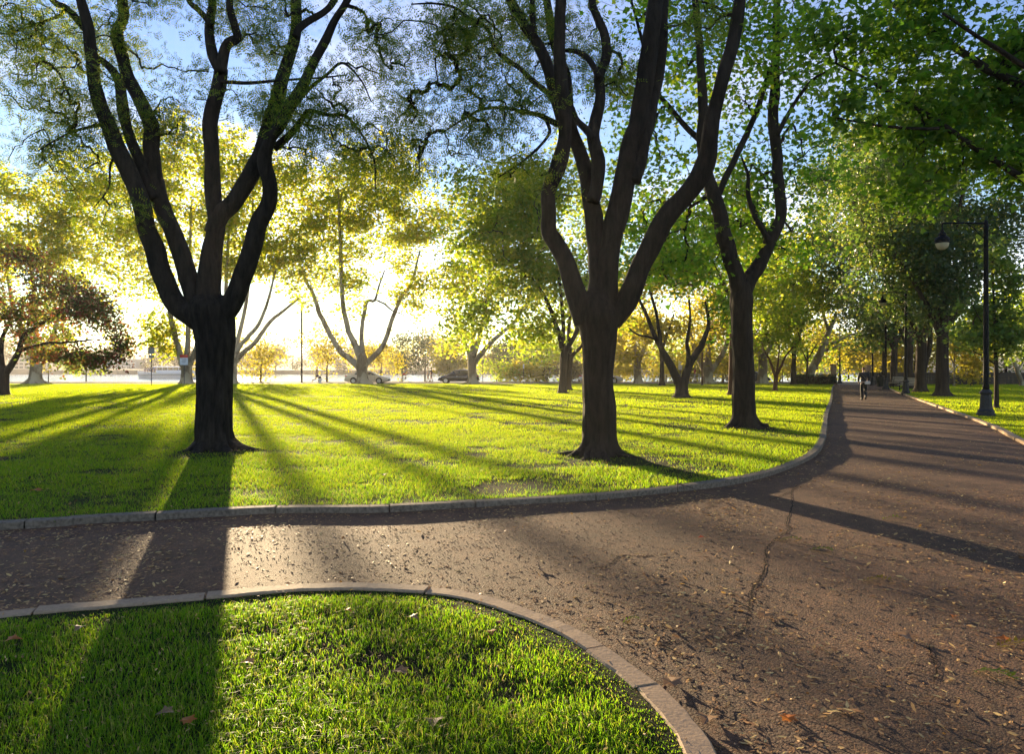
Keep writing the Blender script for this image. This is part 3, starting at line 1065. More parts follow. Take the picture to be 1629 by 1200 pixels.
treeC = tree('maple_tree', 'straight dark trunk forking in two near the bend of the kerb, with broad green leaves', YC,
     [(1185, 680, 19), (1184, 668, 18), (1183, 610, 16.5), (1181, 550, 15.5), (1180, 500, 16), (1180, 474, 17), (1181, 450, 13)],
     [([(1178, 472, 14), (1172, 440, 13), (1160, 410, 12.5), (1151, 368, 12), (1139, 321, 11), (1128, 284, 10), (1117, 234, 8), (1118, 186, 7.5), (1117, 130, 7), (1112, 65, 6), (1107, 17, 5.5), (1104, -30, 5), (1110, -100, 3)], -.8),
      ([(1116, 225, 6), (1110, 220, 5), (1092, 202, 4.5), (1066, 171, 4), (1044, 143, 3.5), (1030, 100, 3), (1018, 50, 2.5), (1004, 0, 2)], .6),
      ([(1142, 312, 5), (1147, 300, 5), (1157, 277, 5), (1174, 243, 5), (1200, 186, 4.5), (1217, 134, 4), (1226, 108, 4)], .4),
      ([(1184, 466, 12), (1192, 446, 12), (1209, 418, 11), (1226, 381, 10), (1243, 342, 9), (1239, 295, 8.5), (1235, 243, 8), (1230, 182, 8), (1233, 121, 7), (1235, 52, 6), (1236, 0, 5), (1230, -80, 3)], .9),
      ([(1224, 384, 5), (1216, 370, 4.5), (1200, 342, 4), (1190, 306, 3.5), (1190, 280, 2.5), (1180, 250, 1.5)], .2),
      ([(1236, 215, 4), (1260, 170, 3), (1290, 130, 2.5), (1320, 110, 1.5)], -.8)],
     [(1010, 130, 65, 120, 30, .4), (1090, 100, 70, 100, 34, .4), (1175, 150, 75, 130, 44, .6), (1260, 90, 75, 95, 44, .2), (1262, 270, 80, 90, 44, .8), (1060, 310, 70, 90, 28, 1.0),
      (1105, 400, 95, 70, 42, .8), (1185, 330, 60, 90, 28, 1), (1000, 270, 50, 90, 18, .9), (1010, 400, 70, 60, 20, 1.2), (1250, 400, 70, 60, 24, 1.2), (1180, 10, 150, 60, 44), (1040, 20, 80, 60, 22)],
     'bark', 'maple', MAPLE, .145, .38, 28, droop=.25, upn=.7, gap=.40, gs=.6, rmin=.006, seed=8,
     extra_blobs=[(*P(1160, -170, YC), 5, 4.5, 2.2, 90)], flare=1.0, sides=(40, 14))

# --- the maple that reaches in from beside the path: its trunk stands on the lawn off to the side
YE = 9.3
treeE = tree('maple_tree', 'broad-leaved maple reaching its long branches over the path and the lamp', YE,
     [(1990, 770, 30), (1988, 740, 27), (1980, 600, 25), (1965, 480, 24), (1950, 380, 22), (1940, 320, 16)],
     [([(1948, 420, 15), (1860, 372, 11), (1760, 340, 8.5), (1690, 312, 7), (1629, 284, 5.5), (1560, 240, 5), (1490, 192, 4.2), (1440, 162, 3.4), (1380, 126, 2.4), (1330, 100, 1.4)], .6),
      ([(1494, 204, 3), (1470, 205, 2.6), (1430, 203, 2.4), (1385, 198, 2), (1345, 190, 1.5), (1315, 184, 1)], .3),
      ([(1950, 400, 14), (1850, 270, 11), (1740, 185, 9), (1640, 140, 7.5), (1560, 105, 6.5), (1500, 62, 5), (1450, 25, 4), (1400, -5, 3)], 1.3),
      ([(1640, 112, 4), (1600, 84, 4), (1560, 60, 3), (1500, 20, 2)], -.2),
      ([(1940, 350, 16), (1900, 150, 13), (1840, 0, 9), (1760, -120, 5)], .3),
      ([(1946, 360, 14), (2010, 200, 11), (2100, 60, 7), (2180, -60, 4)], .2)],
     [(1340, 50, 70, 65, 19, .6), (1420, 100, 90, 80, 34, .5), (1500, 40, 100, 70, 42, .9), (1590, 60, 80, 70, 42, 1), (1560, 170, 90, 75, 50, .8), (1450, 200, 85, 50, 24, .5), (1350, 170, 60, 50, 14, .3),
      (1580, 270, 70, 50, 28, .7), (1490, 270, 55, 40, 12, .6), (1570, 330, 60, 18, 11, .5), (1490, 338, 40, 22, 9, .5), (1440, 300, 50, 30, 9, .6), (1640, 180, 60, 140, 40, .6), (1770, 120, 120, 160, 40, .6)],
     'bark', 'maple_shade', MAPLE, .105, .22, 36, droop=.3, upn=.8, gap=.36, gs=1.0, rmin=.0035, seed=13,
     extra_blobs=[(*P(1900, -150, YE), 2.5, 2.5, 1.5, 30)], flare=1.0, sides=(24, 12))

# --- V-forked tree and others standing on the lawn further off
tree('maple_tree', 'low tree forking in a wide V close to the ground on the open lawn', 38.2,
     [(1084, 633, 11), (1084, 628, 10.5), (1084, 615, 10), (1084, 606, 10), (1084, 600, 6)],
     [([(1080, 610, 8), (1072, 592, 6.5), (1063, 575, 6), (1053, 555, 5), (1043, 538, 4), (1030, 505, 3), (1018, 478, 2), (1005, 440, 1.2)], .5),
      ([(1054, 556, 3.5), (1050, 538, 3), (1044, 500, 2.5), (1034, 462, 2)], -.6),
      ([(1044, 540, 2), (1030, 536, 1.8), (1012, 531, 1.4), (1000, 522, 1)], .2),
      ([(1088, 610, 7), (1096, 580, 6), (1104, 568, 5.5), (1115, 552, 5), (1122, 534, 4), (1127, 512, 3), (1122, 480, 2)], .6),
      ([(1094, 584, 4), (1095, 562, 3.5), (1093, 545, 3), (1098, 510, 2), (1096, 470, 1.5)], -.5)],
     [(1075, 430, 90, 70, 80), (1040, 500, 55, 40, 26), (1110, 510, 60, 45, 32), (1090, 360, 90, 60, 50, 1)],
     'bark_far', 'maple', MAPLE, .22, .5, 30, gap=.42, gs=.35, fine=False, sides=(14, 8), seed=15, flare=.9, rmin=.009)
tree('park_tree', 'medium tree with round yellow-green crown standing behind the thick five-limbed trunk', 45,
     [(895, 626, 7.5), (895, 620, 6.8), (896, 590, 6), (897, 565, 6), (898, 552, 5)],
     [([(896, 560, 5), (890, 535, 4), (880, 505, 3.6), (868, 475, 3), (852, 450, 2)], .5),
      ([(898, 562, 5), (908, 545, 4), (918, 525, 3.5), (925, 480, 2.5), (935, 430, 1.5)], .4),
      ([(897, 560, 4), (895, 500, 3), (888, 430, 2)], -.6)],
     [(820, 330, 110, 100, 130), (760, 420, 60, 90, 50), (870, 410, 95, 110, 110, 1), (900, 300, 90, 90, 80, 2), (740, 500, 50, 40, 22), (850, 520, 60, 35, 18)],
     'bark_far', 'lime', RH, .30, .62, 60, gap=.42, gs=.3, fine=False, sides=(12, 7), seed=18, rmin=.009)
tree('park_tree', 'slender second trunk just behind the medium yellow-green tree', 52,
     [(903, 620, 6.5), (903, 614, 6), (905, 585, 5.2), (907, 565, 4.5)],
     [([(907, 570, 4), (915, 560, 3), (925, 550, 2.4), (940, 520, 1.5)], .5), ([(906, 570, 4), (905, 520, 3), (912, 460, 2)], .5)],
     [(925, 400, 90, 90, 70, 1), (960, 480, 60, 50, 28)],
     'bark_far', 'lime', RH, .32, .7, 46, gap=.45, gs=.3, fine=False, sides=(10, 6), seed=21, rmin=.01)
tree('park_tree', 'straight reddish trunk half hidden behind the forked straight-trunked tree', 42,
     [(1164, 629, 6.5), (1164, 622, 6), (1165, 580, 5.5), (1166, 530, 5), (1168, 480, 4), (1170, 430, 3)],
     [([(1168, 490, 3), (1150, 450, 2.4), (1130, 410, 1.5)], .6), ([(1169, 470, 3), (1190, 430, 2.4), (1215, 400, 1.5)], .6)],
     [(1170, 420, 90, 90, 80), (1140, 320, 90, 80, 50)],
     'bark_red', 'lime', RH, .28, .6, 50, gap=.42, gs=.35, fine=False, sides=(12, 7), seed=24, rmin=.009)
tree('park_tree', 'small reddish tree with upswept limbs on the lawn near the far hedge', 49.5,
     [(1233, 623, 4), (1233, 618, 3.6), (1234, 606, 3.4), (1235, 596, 3.4)],
     [([(1234, 599, 3), (1229, 588, 2.2), (1224, 572, 1.8), (1214, 555, 1.2)], .4), ([(1235, 598, 3), (1243, 582, 2), (1249, 568, 1.6), (1262, 552, 1)], -.4), ([(1235, 598, 2), (1238, 575, 1.5), (1240, 550, 1)], .3)],
     [(1235, 515, 62, 42, 60), (1215, 470, 50, 35, 26, 1)],
     'bark_red', 'lime', RH, .26, .55, 46, gap=.42, gs=.45, fine=False, sides=(10, 6), seed=27, rmin=.008)
tree('park_tree', 'thin straight trunk standing alone beyond the V-forked tree', 66,
     [(1053, 614, 5), (1053, 609, 4.4), (1053, 590, 3.6), (1052, 560, 3), (1050, 520, 2.5)],
     [([(1052, 560, 2.4), (1062, 530, 2), (1072, 500, 1.2)], .6), ([(1051, 545, 2.4), (1038, 520, 1.8), (1026, 490, 1)], -.6)],
     [(1050, 480, 75, 60, 70)],
     'bark_far', 'yellow', RH, .42, .8, 40, gap=.42, gs=.25, fine=False, sides=(10, 6), seed=30, rmin=.012)
tree('dogwood_tree', 'low spreading tree with reddening leaves at the edge of the lawn', 42,
     [(4, 629, 11), (5, 624, 8.5), (6, 606, 7.4), (6, 592, 7), (4, 582, 5)],
     [([(8, 594, 6), (20, 578, 5.2), (30, 560, 4.4), (34, 545, 4), (42, 530, 3.4), (58, 521, 2.6), (90, 500, 1.6), (130, 480, 1)], -.8),
      ([(33, 558, 3), (48, 553, 2.4), (75, 546, 2), (110, 545, 1.6), (150, 540, 1)], -.5),
      ([(4, 590, 5), (2, 560, 4), (4, 535, 3), (14, 515, 2), (20, 480, 1.2)], .6),
      ([(2, 588, 5), (-15, 560, 4), (-40, 530, 3), (-70, 500, 2)], .4)],
     [(60, 480, 90, 55, 70, -.4), (135, 500, 70, 45, 58, -.8), (120, 560, 75, 22, 36, -.6), (165, 545, 45, 35, 26, -.4), (0, 430, 80, 45, 40, .6), (-60, 510, 60, 60, 30), (30, 540, 50, 25, 12, 1)],
     'bark_far', 'red', RH, .21, .42, 56, gap=.42, gs=.5, fine=False, sides=(14, 8), seed=33, rmin=.008, droop=.4)

# --- plane trees along the road by the river
YP = 74.6
PL = dict(bark='plane_bark', leaf='plane', tpl=RH, size=.40, cr=.72, per=55, gap=.40, gs=.42, fine=False, sides=(12, 7), rmin=.014, group='plane trees along the riverside road')


def plane(label, trunk, limbs, blobs, seed, Y=YP, **kw):
    blobs = [(*q[:4], q[4] * 1.15, *q[5:]) for q in blobs]
    return tree('plane_tree', label, Y, trunk, limbs, blobs, seed=seed, **{**PL, **kw})


plane('plane tree whose mottled trunk stands in front of the pale sedan', [(577, 612, 10), (577, 606, 9), (576, 590, 8.5), (576, 575, 9), (576, 562, 6)],
      [([(572, 584, 6), (558, 573, 5), (545, 562, 4.6), (532, 545, 4.2), (520, 522, 4), (507, 495, 3.6), (497, 465, 3), (486, 446, 2.4), (470, 400, 1.5)], 1),
       ([(574, 572, 6), (565, 548, 5), (555, 528, 4.4), (549, 503, 4), (545, 477, 3.6), (543, 440, 3.2), (541, 380, 2.6), (538, 300, 1.6)], -1),
       ([(577, 570, 5), (575, 540, 3.6), (577, 512, 3.2), (584, 480, 2.8), (596, 478, 2.2), (603, 455, 1.6), (612, 430, 1)], .6),
       ([(580, 580, 6), (590, 572, 4.8), (602, 560, 4.2), (614, 540, 3.8), (625, 505, 3.4), (638, 474, 3), (655, 447, 2.2), (668, 400, 1.4)], .8),
       ([(600, 478, 1.5), (612, 484, 1.5), (624, 494, 1.2), (640, 500, .8)], .3)],
      [(540, 320, 95, 80, 105), (620, 350, 85, 80, 85, 1), (640, 290, 50, 50, 30), (500, 395, 75, 50, 24, -1), (590, 270, 70, 45, 40), (650, 440, 55, 40, 20), (480, 440, 45, 40, 18), (560, 440, 60, 30, 20), (490, 340, 50, 55, 12), (565, 480, 70, 20, 4), (665, 490, 26, 40, 7), (690, 340, 40, 60, 22)], 41)
plane('plane tree beside the dark car, its pale trunk hiding the rear of that car', [(752, 611, 8), (752, 606, 7.4), (751, 590, 6.6), (751, 575, 7), (750, 562, 5)],
      [([(753, 580, 5), (765, 564, 4), (777, 550, 3.6), (800, 528, 3.2), (820, 510, 2.6), (840, 480, 1.6)], .6), ([(752, 570, 5), (762, 538, 3.6), (771, 500, 3), (777, 465, 2.4), (786, 420, 1.4)], .8),
       ([(749, 572, 4), (742, 552, 3), (734, 536, 2.2), (722, 500, 1.4)], -.6), ([(751, 566, 4), (752, 530, 3), (756, 480, 2)], .2)],
      [(760, 440, 75, 50, 46), (820, 470, 50, 50, 22), (715, 470, 45, 60, 26), (730, 540, 30, 22, 10), (790, 350, 70, 60, 36, 1)], 43, per=46)
plane('plane tree by the boat with a red and white sign standing in front of it', [(297, 611, 9.5), (297, 606, 8.8), (297, 590, 8.2), (296, 578, 8.6), (296, 570, 6)],
      [([(292, 582, 6), (286, 562, 5), (280, 540, 4.4), (274, 515, 4), (268, 480, 3.4), (262, 430, 2.6), (255, 350, 1.6)], 1), ([(302, 580, 5), (309, 562, 4.2), (314, 545, 3.6), (316, 515, 3), (322, 460, 2.2)], -.8),
       ([(297, 575, 5), (300, 520, 3.6), (302, 440, 2.8), (304, 330, 1.8)], .5)],
      [(290, 290, 100, 85, 100), (210, 320, 80, 80, 66, 1), (200, 430, 70, 50, 34), (350, 360, 70, 70, 50, 1), (270, 400, 70, 50, 26), (240, 500, 55, 40, 16), (215, 540, 45, 20, 14), (331, 494, 15, 20, 60, 0, 1), (170, 380, 80, 60, 50, 1), (150, 290, 60, 60, 40), (230, 250, 80, 60, 50), (110, 470, 50, 40, 14), (250, 555, 40, 12, 10)], 45)  # dense leaf clump hidden behind the near trunk, added to shade the left foreground
plane('thick mottled plane trunk behind the reddening low tree at the lawn edge', [(56, 611, 12), (56, 605, 10), (57, 590, 8.6), (58, 575, 8.6), (58, 566, 6)],
      [([(54, 574, 6), (46, 555, 5), (38, 535, 4.4), (30, 512, 4), (20, 480, 3), (8, 420, 2)], 1), ([(60, 574, 5), (70, 555, 4), (84, 535, 3.6), (92, 505, 3), (104, 460, 2)], -.8), ([(58, 570, 5), (56, 500, 3.6), (50, 420, 2.6), (44, 340, 1.6)], .5)],
      [(30, 370, 90, 75, 95), (90, 400, 70, 60, 50, 1), (110, 340, 55, 40, 24), (-50, 430, 80, 90, 60), (20, 300, 55, 35, 22), (60, 490, 70, 40, 22), (95, 530, 40, 25, 10)], 47)
plane('plane tree mostly hidden by the thick near trunk, limbs spreading out behind it', [(369, 611, 8.5), (369, 605, 8), (369, 590, 7.6), (370, 580, 7), (371, 568, 5)],
      [([(372, 578, 5), (386, 562, 4), (405, 546, 3.6), (420, 525, 3.2), (434, 508, 2.8), (455, 492, 2.2), (475, 474, 1.4)], .8), ([(371, 574, 5), (382, 550, 3.6), (396, 535, 3.2), (412, 515, 2.8), (426, 480, 2.2), (438, 430, 1.4)], -.6),
       ([(369, 572, 5), (362, 520, 3.6), (360, 440, 2.8), (366, 340, 1.8)], .4), ([(372, 568, 4), (392, 480, 2.8), (400, 400, 2.2), (402, 320, 1.4)], .6)],
      [(420, 330, 95, 85, 95), (445, 400, 65, 40, 36, 1), (370, 260, 70, 50, 40), (450, 280, 60, 45, 28), (345, 415, 60, 36, 26), (395, 425, 50, 26, 14), (470, 385, 60, 50, 14)], 49)
plane('plane tree with golden leaves low on its pale trunk, between two dark trunks', [(1015, 611, 7), (1015, 606, 6.5), (1014, 590, 6), (1014, 575, 5.5), (1015, 560, 4)],
      [([(1016, 575, 4), (1024, 555, 3), (1030, 535, 2.6), (1036, 510, 1.8)], .5), ([(1013, 570, 4), (1008, 540, 3), (1004, 500, 2)], -.5)],
      [(1010, 540, 45, 40, 34), (1005, 470, 65, 50, 40), (985, 570, 30, 25, 12)], 51, leaf='yellow', per=40)
plane('broad pale plane trunk with several stubby forks beyond the V-forked tree', [(1126, 611, 9.5), (1126, 606, 8.8), (1126, 596, 8.4), (1125, 585, 9), (1125, 576, 7)],
      [([(1121, 590, 5), (1113, 575, 4.4), (1107, 560, 4), (1100, 540, 3), (1094, 510, 2)], .6), ([(1131, 590, 5), (1140, 578, 4.4), (1150, 562, 4), (1157, 545, 3.2), (1165, 515, 2)], -.6), ([(1126, 580, 6), (1127, 560, 4), (1132, 520, 3), (1136, 470, 2)], .3)],
      [(1130, 520, 60, 40, 46), (1120, 450, 80, 50, 50), (1090, 560, 30, 22, 12), (1160, 570, 30, 20, 10)], 53, leaf='yellow', per=40)
plane('wide pale plane trunk beside the small reddish tree', [(1213, 611, 8.6), (1213, 606, 8), (1213, 590, 7), (1214, 572, 6.6), (1214, 555, 5)],
      [([(1212, 572, 4), (1200, 550, 3), (1192, 520, 2)], .5), ([(1215, 570, 4), (1228, 545, 3), (1240, 510, 2)], -.5), ([(1214, 560, 4), (1214, 500, 3), (1210, 430, 2)], .5)],
      [(1210, 470, 80, 60, 70), (1230, 400, 80, 60, 50, 1), (1190, 555, 35, 22, 12)], 55, per=44)
plane('leaning pale plane trunk rising beyond the dark clipped hedge', [(1282, 611, 7.5), (1284, 604, 7), (1290, 590, 6.4), (1300, 572, 6), (1310, 550, 5), (1318, 528, 4), (1330, 500, 3)],
      [([(1312, 548, 3), (1328, 545, 2.2), (1345, 536, 1.8), (1362, 530, 1.2)], .4), ([(1306, 562, 3), (1330, 552, 2), (1352, 548, 1)], .8), ([(1318, 528, 3), (1308, 490, 2.4), (1306, 440, 1.6)], -.6)],
      [(1290, 470, 60, 60, 60), (1310, 400, 60, 60, 40), (1270, 530, 40, 30, 20)], 57, per=44)
tree('park_tree', 'grey tapering trunk standing in front of the dark clipped hedge', 70, [(1262, 613, 5.4), (1262, 608, 4.6), (1262, 590, 3.8), (1263, 570, 3.4), (1263, 540, 2.6)],
     [([(1263, 560, 2.4), (1252, 530, 1.8), (1246, 500, 1)], .5), ([(1263, 550, 2.4), (1276, 520, 1.8), (1284, 490, 1)], -.5)],
     [(1262, 500, 55, 55, 60), (1275, 420, 55, 50, 36)], 'bark_far', 'lime', RH, .4, .8, 44, gap=.42, gs=.25, fine=False, sides=(10, 6), seed=60, rmin=.012)
tree('park_tree', 'thin young tree in front of the hedge end, near the gate post', 69, [(1283, 612, 2), (1283, 606, 1.8), (1284, 585, 1.6), (1285, 560, 1.3)],
     [([(1285, 572, 1.3), (1292, 560, 1), (1300, 545, .6)], .3), ([(1284, 575, 1.2), (1277, 560, .9), (1270, 548, .6)], -.3)],
     [(1287, 545, 38, 22, 40)], 'bark_far', 'lime', RH, .34, .6, 40, gap=.4, gs=.3, fine=False, sides=(8, 5), seed=62, rmin=.01)

# --- the row of big dark lindens on the far side of the path
LI = dict(bark='bark_far', leaf='linden', tpl=RH, size=.24, cr=.62, per=80, gap=.42, gs=.32, fine=False, sides=(16, 8), rmin=.010, group='big shade trees beside the path')


def linden(label, bx, by, r, blobs, seed, fork=None, **kw):
    Y = (CAMZ - ZL) * F / (by - HY)
    k = Y / 39
    tr = [(bx, by, r * 1.05), (bx, by - 8, r * .95), (bx, by - 50 / k, r * .86), (bx + 1, by - 110 / k, r * .78), (bx + 2, by - 190 / k, r * .6), (bx, by - 280 / k, r * .4)]
    lb = [([(bx, by - 95 / k, r * .55), (bx - 26 / k, by - 150 / k, r * .4), (bx - 60 / k, by - 210 / k, r * .22), (bx - 90 / k, by - 250 / k, r * .1)], -1.5),
          ([(bx, by - 100 / k, r * .55), (bx + 30 / k, by - 160 / k, r * .4), (bx + 62 / k, by - 220 / k, r * .22), (bx + 85 / k, by - 270 / k, r * .1)], 1.5),
          ([(bx, by - 180 / k, r * .5), (bx - 20 / k, by - 270 / k, r * .3), (bx - 30 / k, by - 360 / k, r * .12)], 1.0),
          ([(bx, by - 200 / k, r * .5), (bx + 25 / k, by - 290 / k, r * .3), (bx + 40 / k, by - 380 / k, r * .12)], -1.0)]
    if fork:
        lb.append((fork, .4))
    return tree('linden_tree', label, Y, tr, lb, blobs, seed=seed, **{**LI, **kw})


linden('nearest thick dark trunk of the shade trees beside the path', 1499, 631, 10.5,
       [(1500, 400, 110, 85, 150), (1415, 390, 75, 80, 60, -1), (1350, 300, 40, 60, 18), (1440, 470, 70, 60, 50), (1560, 330, 90, 90, 90, 2), (1480, 260, 110, 80, 90, 1), (1530, 480, 55, 40, 20, 1)], 71)
linden('shade tree whose dark trunk forks above the bench backs', 1465, 624.5, 9,
       [(1460, 300, 100, 90, 100, 1), (1400, 440, 60, 60, 50), (1380, 330, 70, 90, 70), (1450, 190, 90, 70, 70), (1470, 500, 40, 30, 14)], 73,
       fork=[(1468, 590, 5), (1474, 570, 4.5), (1478, 548, 4), (1482, 500, 3)])
linden('dark straight trunk directly behind the second lamp post', 1445, 619, 7.4, [(1420, 300, 70, 90, 60), (1390, 500, 50, 45, 34), (1430, 480, 45, 50, 26), (1370, 230, 50, 60, 30), (1520, 180, 90, 80, 50, 2)], 75)
linden('brown trunk between two thin lamp posts beyond the benches', 1422, 615.5, 5.8, [(1380, 420, 50, 70, 50), (1350, 380, 45, 60, 34), (1400, 520, 40, 35, 24), (1590, 200, 70, 90, 44, 3)], 77, size=.3)
linden('farthest and thinnest trunk in the row of shade trees, beside the bin', 1406, 613.5, 3.6, [(1335, 360, 50, 80, 60), (1315, 280, 50, 60, 36), (1345, 250, 50, 60, 30), (1370, 480, 45, 45, 40), (1345, 450, 35, 50, 26), (1390, 545, 40, 18, 12)], 79, size=.32)
tree('young_maple_tree', 'young light green maple with a thin pale trunk beside the tall lamp post', 28, [(1585, 649, 4.2), (1585, 640, 3.6), (1585, 600, 3.2), (1584, 560, 2.8), (1583, 520, 2.2), (1580, 460, 1.6), (1578, 400, .8)],
     [([(1584, 580, 1.5), (1560, 565, 1), (1535, 552, .6)], .3), ([(1584, 570, 1.5), (1605, 556, 1.2), (1628, 535, .7)], -.3), ([(1583, 540, 1.5), (1560, 510, 1), (1545, 480, .6)], -.4), ([(1583, 520, 1.4), (1600, 490, 1), (1615, 460, .6)], .4), ([(1585, 598, 1), (1596, 590, .8), (1612, 582, .5)], -.2)],
     [(1580, 520, 58, 45, 62), (1545, 530, 40, 26, 20, -.3), (1590, 450, 42, 45, 34), (1578, 400, 22, 35, 11), (1620, 540, 40, 36, 24), (1575, 470, 40, 30, 14)],
     'bark_far', 'young', MAPLE, .19, .26, 24, gap=.36, gs=.8, fine=False, sides=(10, 6), seed=81, rmin=.005, upn=.9, cat='tree')
tree('park_tree', 'crooked pale trunk leaning at the side of the far lawn beyond the young maple', 66, [(1627, 615, 4), (1625, 608, 3.6), (1620, 595, 3.2), (1614, 578, 2.8), (1608, 560, 2)],
     [([(1612, 572, 2), (1600, 548, 1.4), (1590, 530, .8)], .4), ([(1618, 590, 2), (1630, 570, 1.4), (1640, 545, .8)], -.4)],
     [(1610, 520, 60, 45, 50), (1640, 470, 60, 60, 40)], 'plane_bark', 'lime', RH, .4, .8, 40, gap=.42, gs=.25, fine=False, sides=(9, 6), seed=83, rmin=.012)
tree('park_tree', 'small golden tree with drooping leaves in front of the dark fence', 66, [(1546, 614, 1.4), (1546, 600, 1.2), (1546, 575, 1)], [([(1546, 585, 1), (1550, 565, .8), (1556, 550, .5)], .2)],
     [(1548, 575, 26, 26, 40), (1540, 596, 14, 10, 8)], 'bark_far', 'yellow', RH, .32, .5, 34, gap=.38, gs=.4, fine=False, sides=(7, 5), seed=85, rmin=.01)
tree('park_tree', 'slim sapling with pale stem right of the nearest thick trunk', 66, [(1518, 614, 1.6), (1518, 600, 1.4), (1518, 575, 1.2), (1519, 555, .9)], [([(1518, 580, 1), (1512, 568, .8), (1506, 556, .5)], .2)],
     [(1516, 556, 22, 16, 22)], 'plane_bark', 'yellow', RH, .3, .5, 34, gap=.38, gs=.4, fine=False, sides=(7, 5), seed=86, rmin=.01)


# --- small young trees and shrubs on the river bank, backdrop trees
def bush(name, label, px, py, Y, w, h, leaf, n, per, size, seed, stem=True, group=None, z0=.1, bark='bark_far', cat='shrub', low=.1):
    b0 = P(px, py, Y)
    b0[2] = z0
    root = empty(name, b0, 0, label, cat, group)
    C = blob_points([(b0[0], b0[1], z0 + h * (.55 + low / 2), w / 2, w * .42, h * .46, n)], .36, 1.6 / w, seed)
    st = MB()
    hh = h * .5
    pts = np.array([b0 + (0, 0, -.1), b0 + (0, 0, hh * .5), b0 + (.02 * w, 0, hh)])
    st.tube(pts, [.02 * h, .016 * h, .008 * h], 7)
    st.build('trunk', M[bark], root, b0, smooth=True)
    tag(connect([pts[1], pts[2]], [.012 * h] * 2, C, 3, .008).build('branches', M[bark], root, b0), kind='stuff')
    L = np.repeat(C, per, 0) + rng.normal(0, 1, (len(C) * per, 3)) * np.array([1, 1, .75]) * w * .09
    L[:, 2] = np.maximum(L[:, 2], z0 + .05)
    V, T = leaf_cloud(L, size * rng.uniform(.6, 1.2, len(L)), RH, .25, .4)
    tag(MB().add(V, None, T).build('crown', M[leaf], root, b0), kind='stuff')
    return root


yb = 87
small = [('small yellow young tree hanging over the far lawn edge by the plane trunk', 77, 80, 3.4, 3.2), ('small round yellow-green tree standing alone at the water edge', 137, 86, 4.6, 4.2), ('golden young tree on the bank beside the sun-lit water', 415, 86, 7, 5.8),
         ('broad golden young tree on the bank left of the pale sedan', 520, 85, 7.6, 6), ('yellow-green young tree behind the front of the pale sedan', 606, 86, 4.5, 4.4), ('golden young tree behind the trunk by the boat', 325, 86, 5, 6.2)]
for i, (lb, px, Y, w, h) in enumerate(small):
    bush('young_tree', lb, px, 609, Y, w, h, 'yellow' if i != 1 else 'lime', 46, 34, .34, 100 + i, group='young trees on the river bank', cat='tree', low=.12)
sh = [('big rounded green shrub on the bank right of the dark car', 790, 6.6, 2.9, 'lime'), ('yellow shrub between the green shrub and the thin white marker post', 835, 5, 2.4, 'yellow'), ('low yellow shrub on the bank left of the medium tree trunk', 868, 5, 2.2, 'yellow'),
      ('rusty yellow shrub on the bank behind the medium tree trunk', 905, 5.5, 2.4, 'far_leaf'), ('pale shrub behind the thick five-limbed trunk', 945, 5, 2.4, 'yellow'), ('yellow-green shrub on the bank right of the thick five-limbed trunk', 990, 5, 2.6, 'yellow'),
      ('bushy golden shrub beyond the V-forked tree', 1060, 6.5, 3.6, 'yellow'), ('golden shrub left of the broad forked plane trunk', 1098, 5, 3, 'yellow'), ('yellow shrub right of the broad forked plane trunk', 1150, 6, 3.4, 'yellow'),
      ('yellow shrub left of the small reddish tree', 1195, 6, 3.2, 'lime'), ('yellow bush seen between the reddish tree and the hedge', 1245, 5, 3.4, 'yellow')]
for i, (lb, px, w, h, lf) in enumerate(sh):
    bush('shrub', lb, px, 609, yb, w, h, lf, 34, 34, .34, 120 + i, group='shrubs along the river bank', low=-.15)
mid = [('dark green tree on the bank behind the walking pair', 676, 150, 11, 10.5, 'far_dark'), ('blue-green round tree beyond the white marker post', 828, 140, 9.5, 8.5, 'far_dark'), ('rusty tree beyond the plane tree by the dark car', 795, 160, 10, 9, 'far_leaf'),
       ('golden tree behind the walking pair and the cyclist', 640, 170, 11, 9, 'yellow'), ('pale yellow tree left of the dark car', 715, 130, 8, 7.5, 'yellow')]
for i, (lb, px, Y, w, h, lf) in enumerate(mid):
    bush('bank_tree', lb, px, 600, Y, w, h, lf, 60, 40, .6, 140 + i, cat='tree', z0=-1.0, group='trees on the water side')
golden = [(870, 'golden tree crown behind the medium yellow-green tree trunk'), (985, 'golden tree crown seen right of the thick five-limbed trunk'), (1080, 'golden tree crown behind the V-forked trunk'), (1150, 'golden tree crown behind the reddish straight trunk'),
          (1240, 'golden tree crown behind the small reddish tree'), (1300, 'golden tree crown above the far end of the hedge')]
for i, (px, lb) in enumerate(golden):
    bush('bank_tree', lb, px, 606, 93 + 4 * (i % 3), 11, 8.5 + (i % 2) * 1.5, 'yellow' if i % 2 else 'lime', 70, 36, .5, 160 + i, cat='tree', z0=-.5, group='trees on the water side', low=.05)
ends = [('light green tree closing the view at the far end of the path', 1350, 108, 9, 7.6, 'lime'), ('yellow tree right of the walker at the far end of the path', 1385, 104, 8, 7, 'yellow'), ('green tree behind the far left gate post', 1322, 112, 9, 8, 'lime'), ('yellow-green tree beyond the bin', 1412, 96, 8, 7, 'yellow'),
        ('yellow tree crown above the dark fence left part', 1455, 92, 9, 7.5, 'yellow'), ('pale tree crown above the dark fence right of the nearest thick trunk', 1530, 92, 9, 8, 'lime'), ('shady green tree beyond the fence at the side', 1600, 90, 11, 10, 'linden'), ('tall shady tree beyond the fence and the young maple', 1660, 88, 12, 13, 'linden')]
for i, (lb, px, Y, w, h, lf) in enumerate(ends):
    bush('backdrop_tree', lb, px, 606, Y, w, h, lf, 70, 36, .48, 180 + i, cat='tree', z0=0, group='trees beyond the end of the path', low=.0)

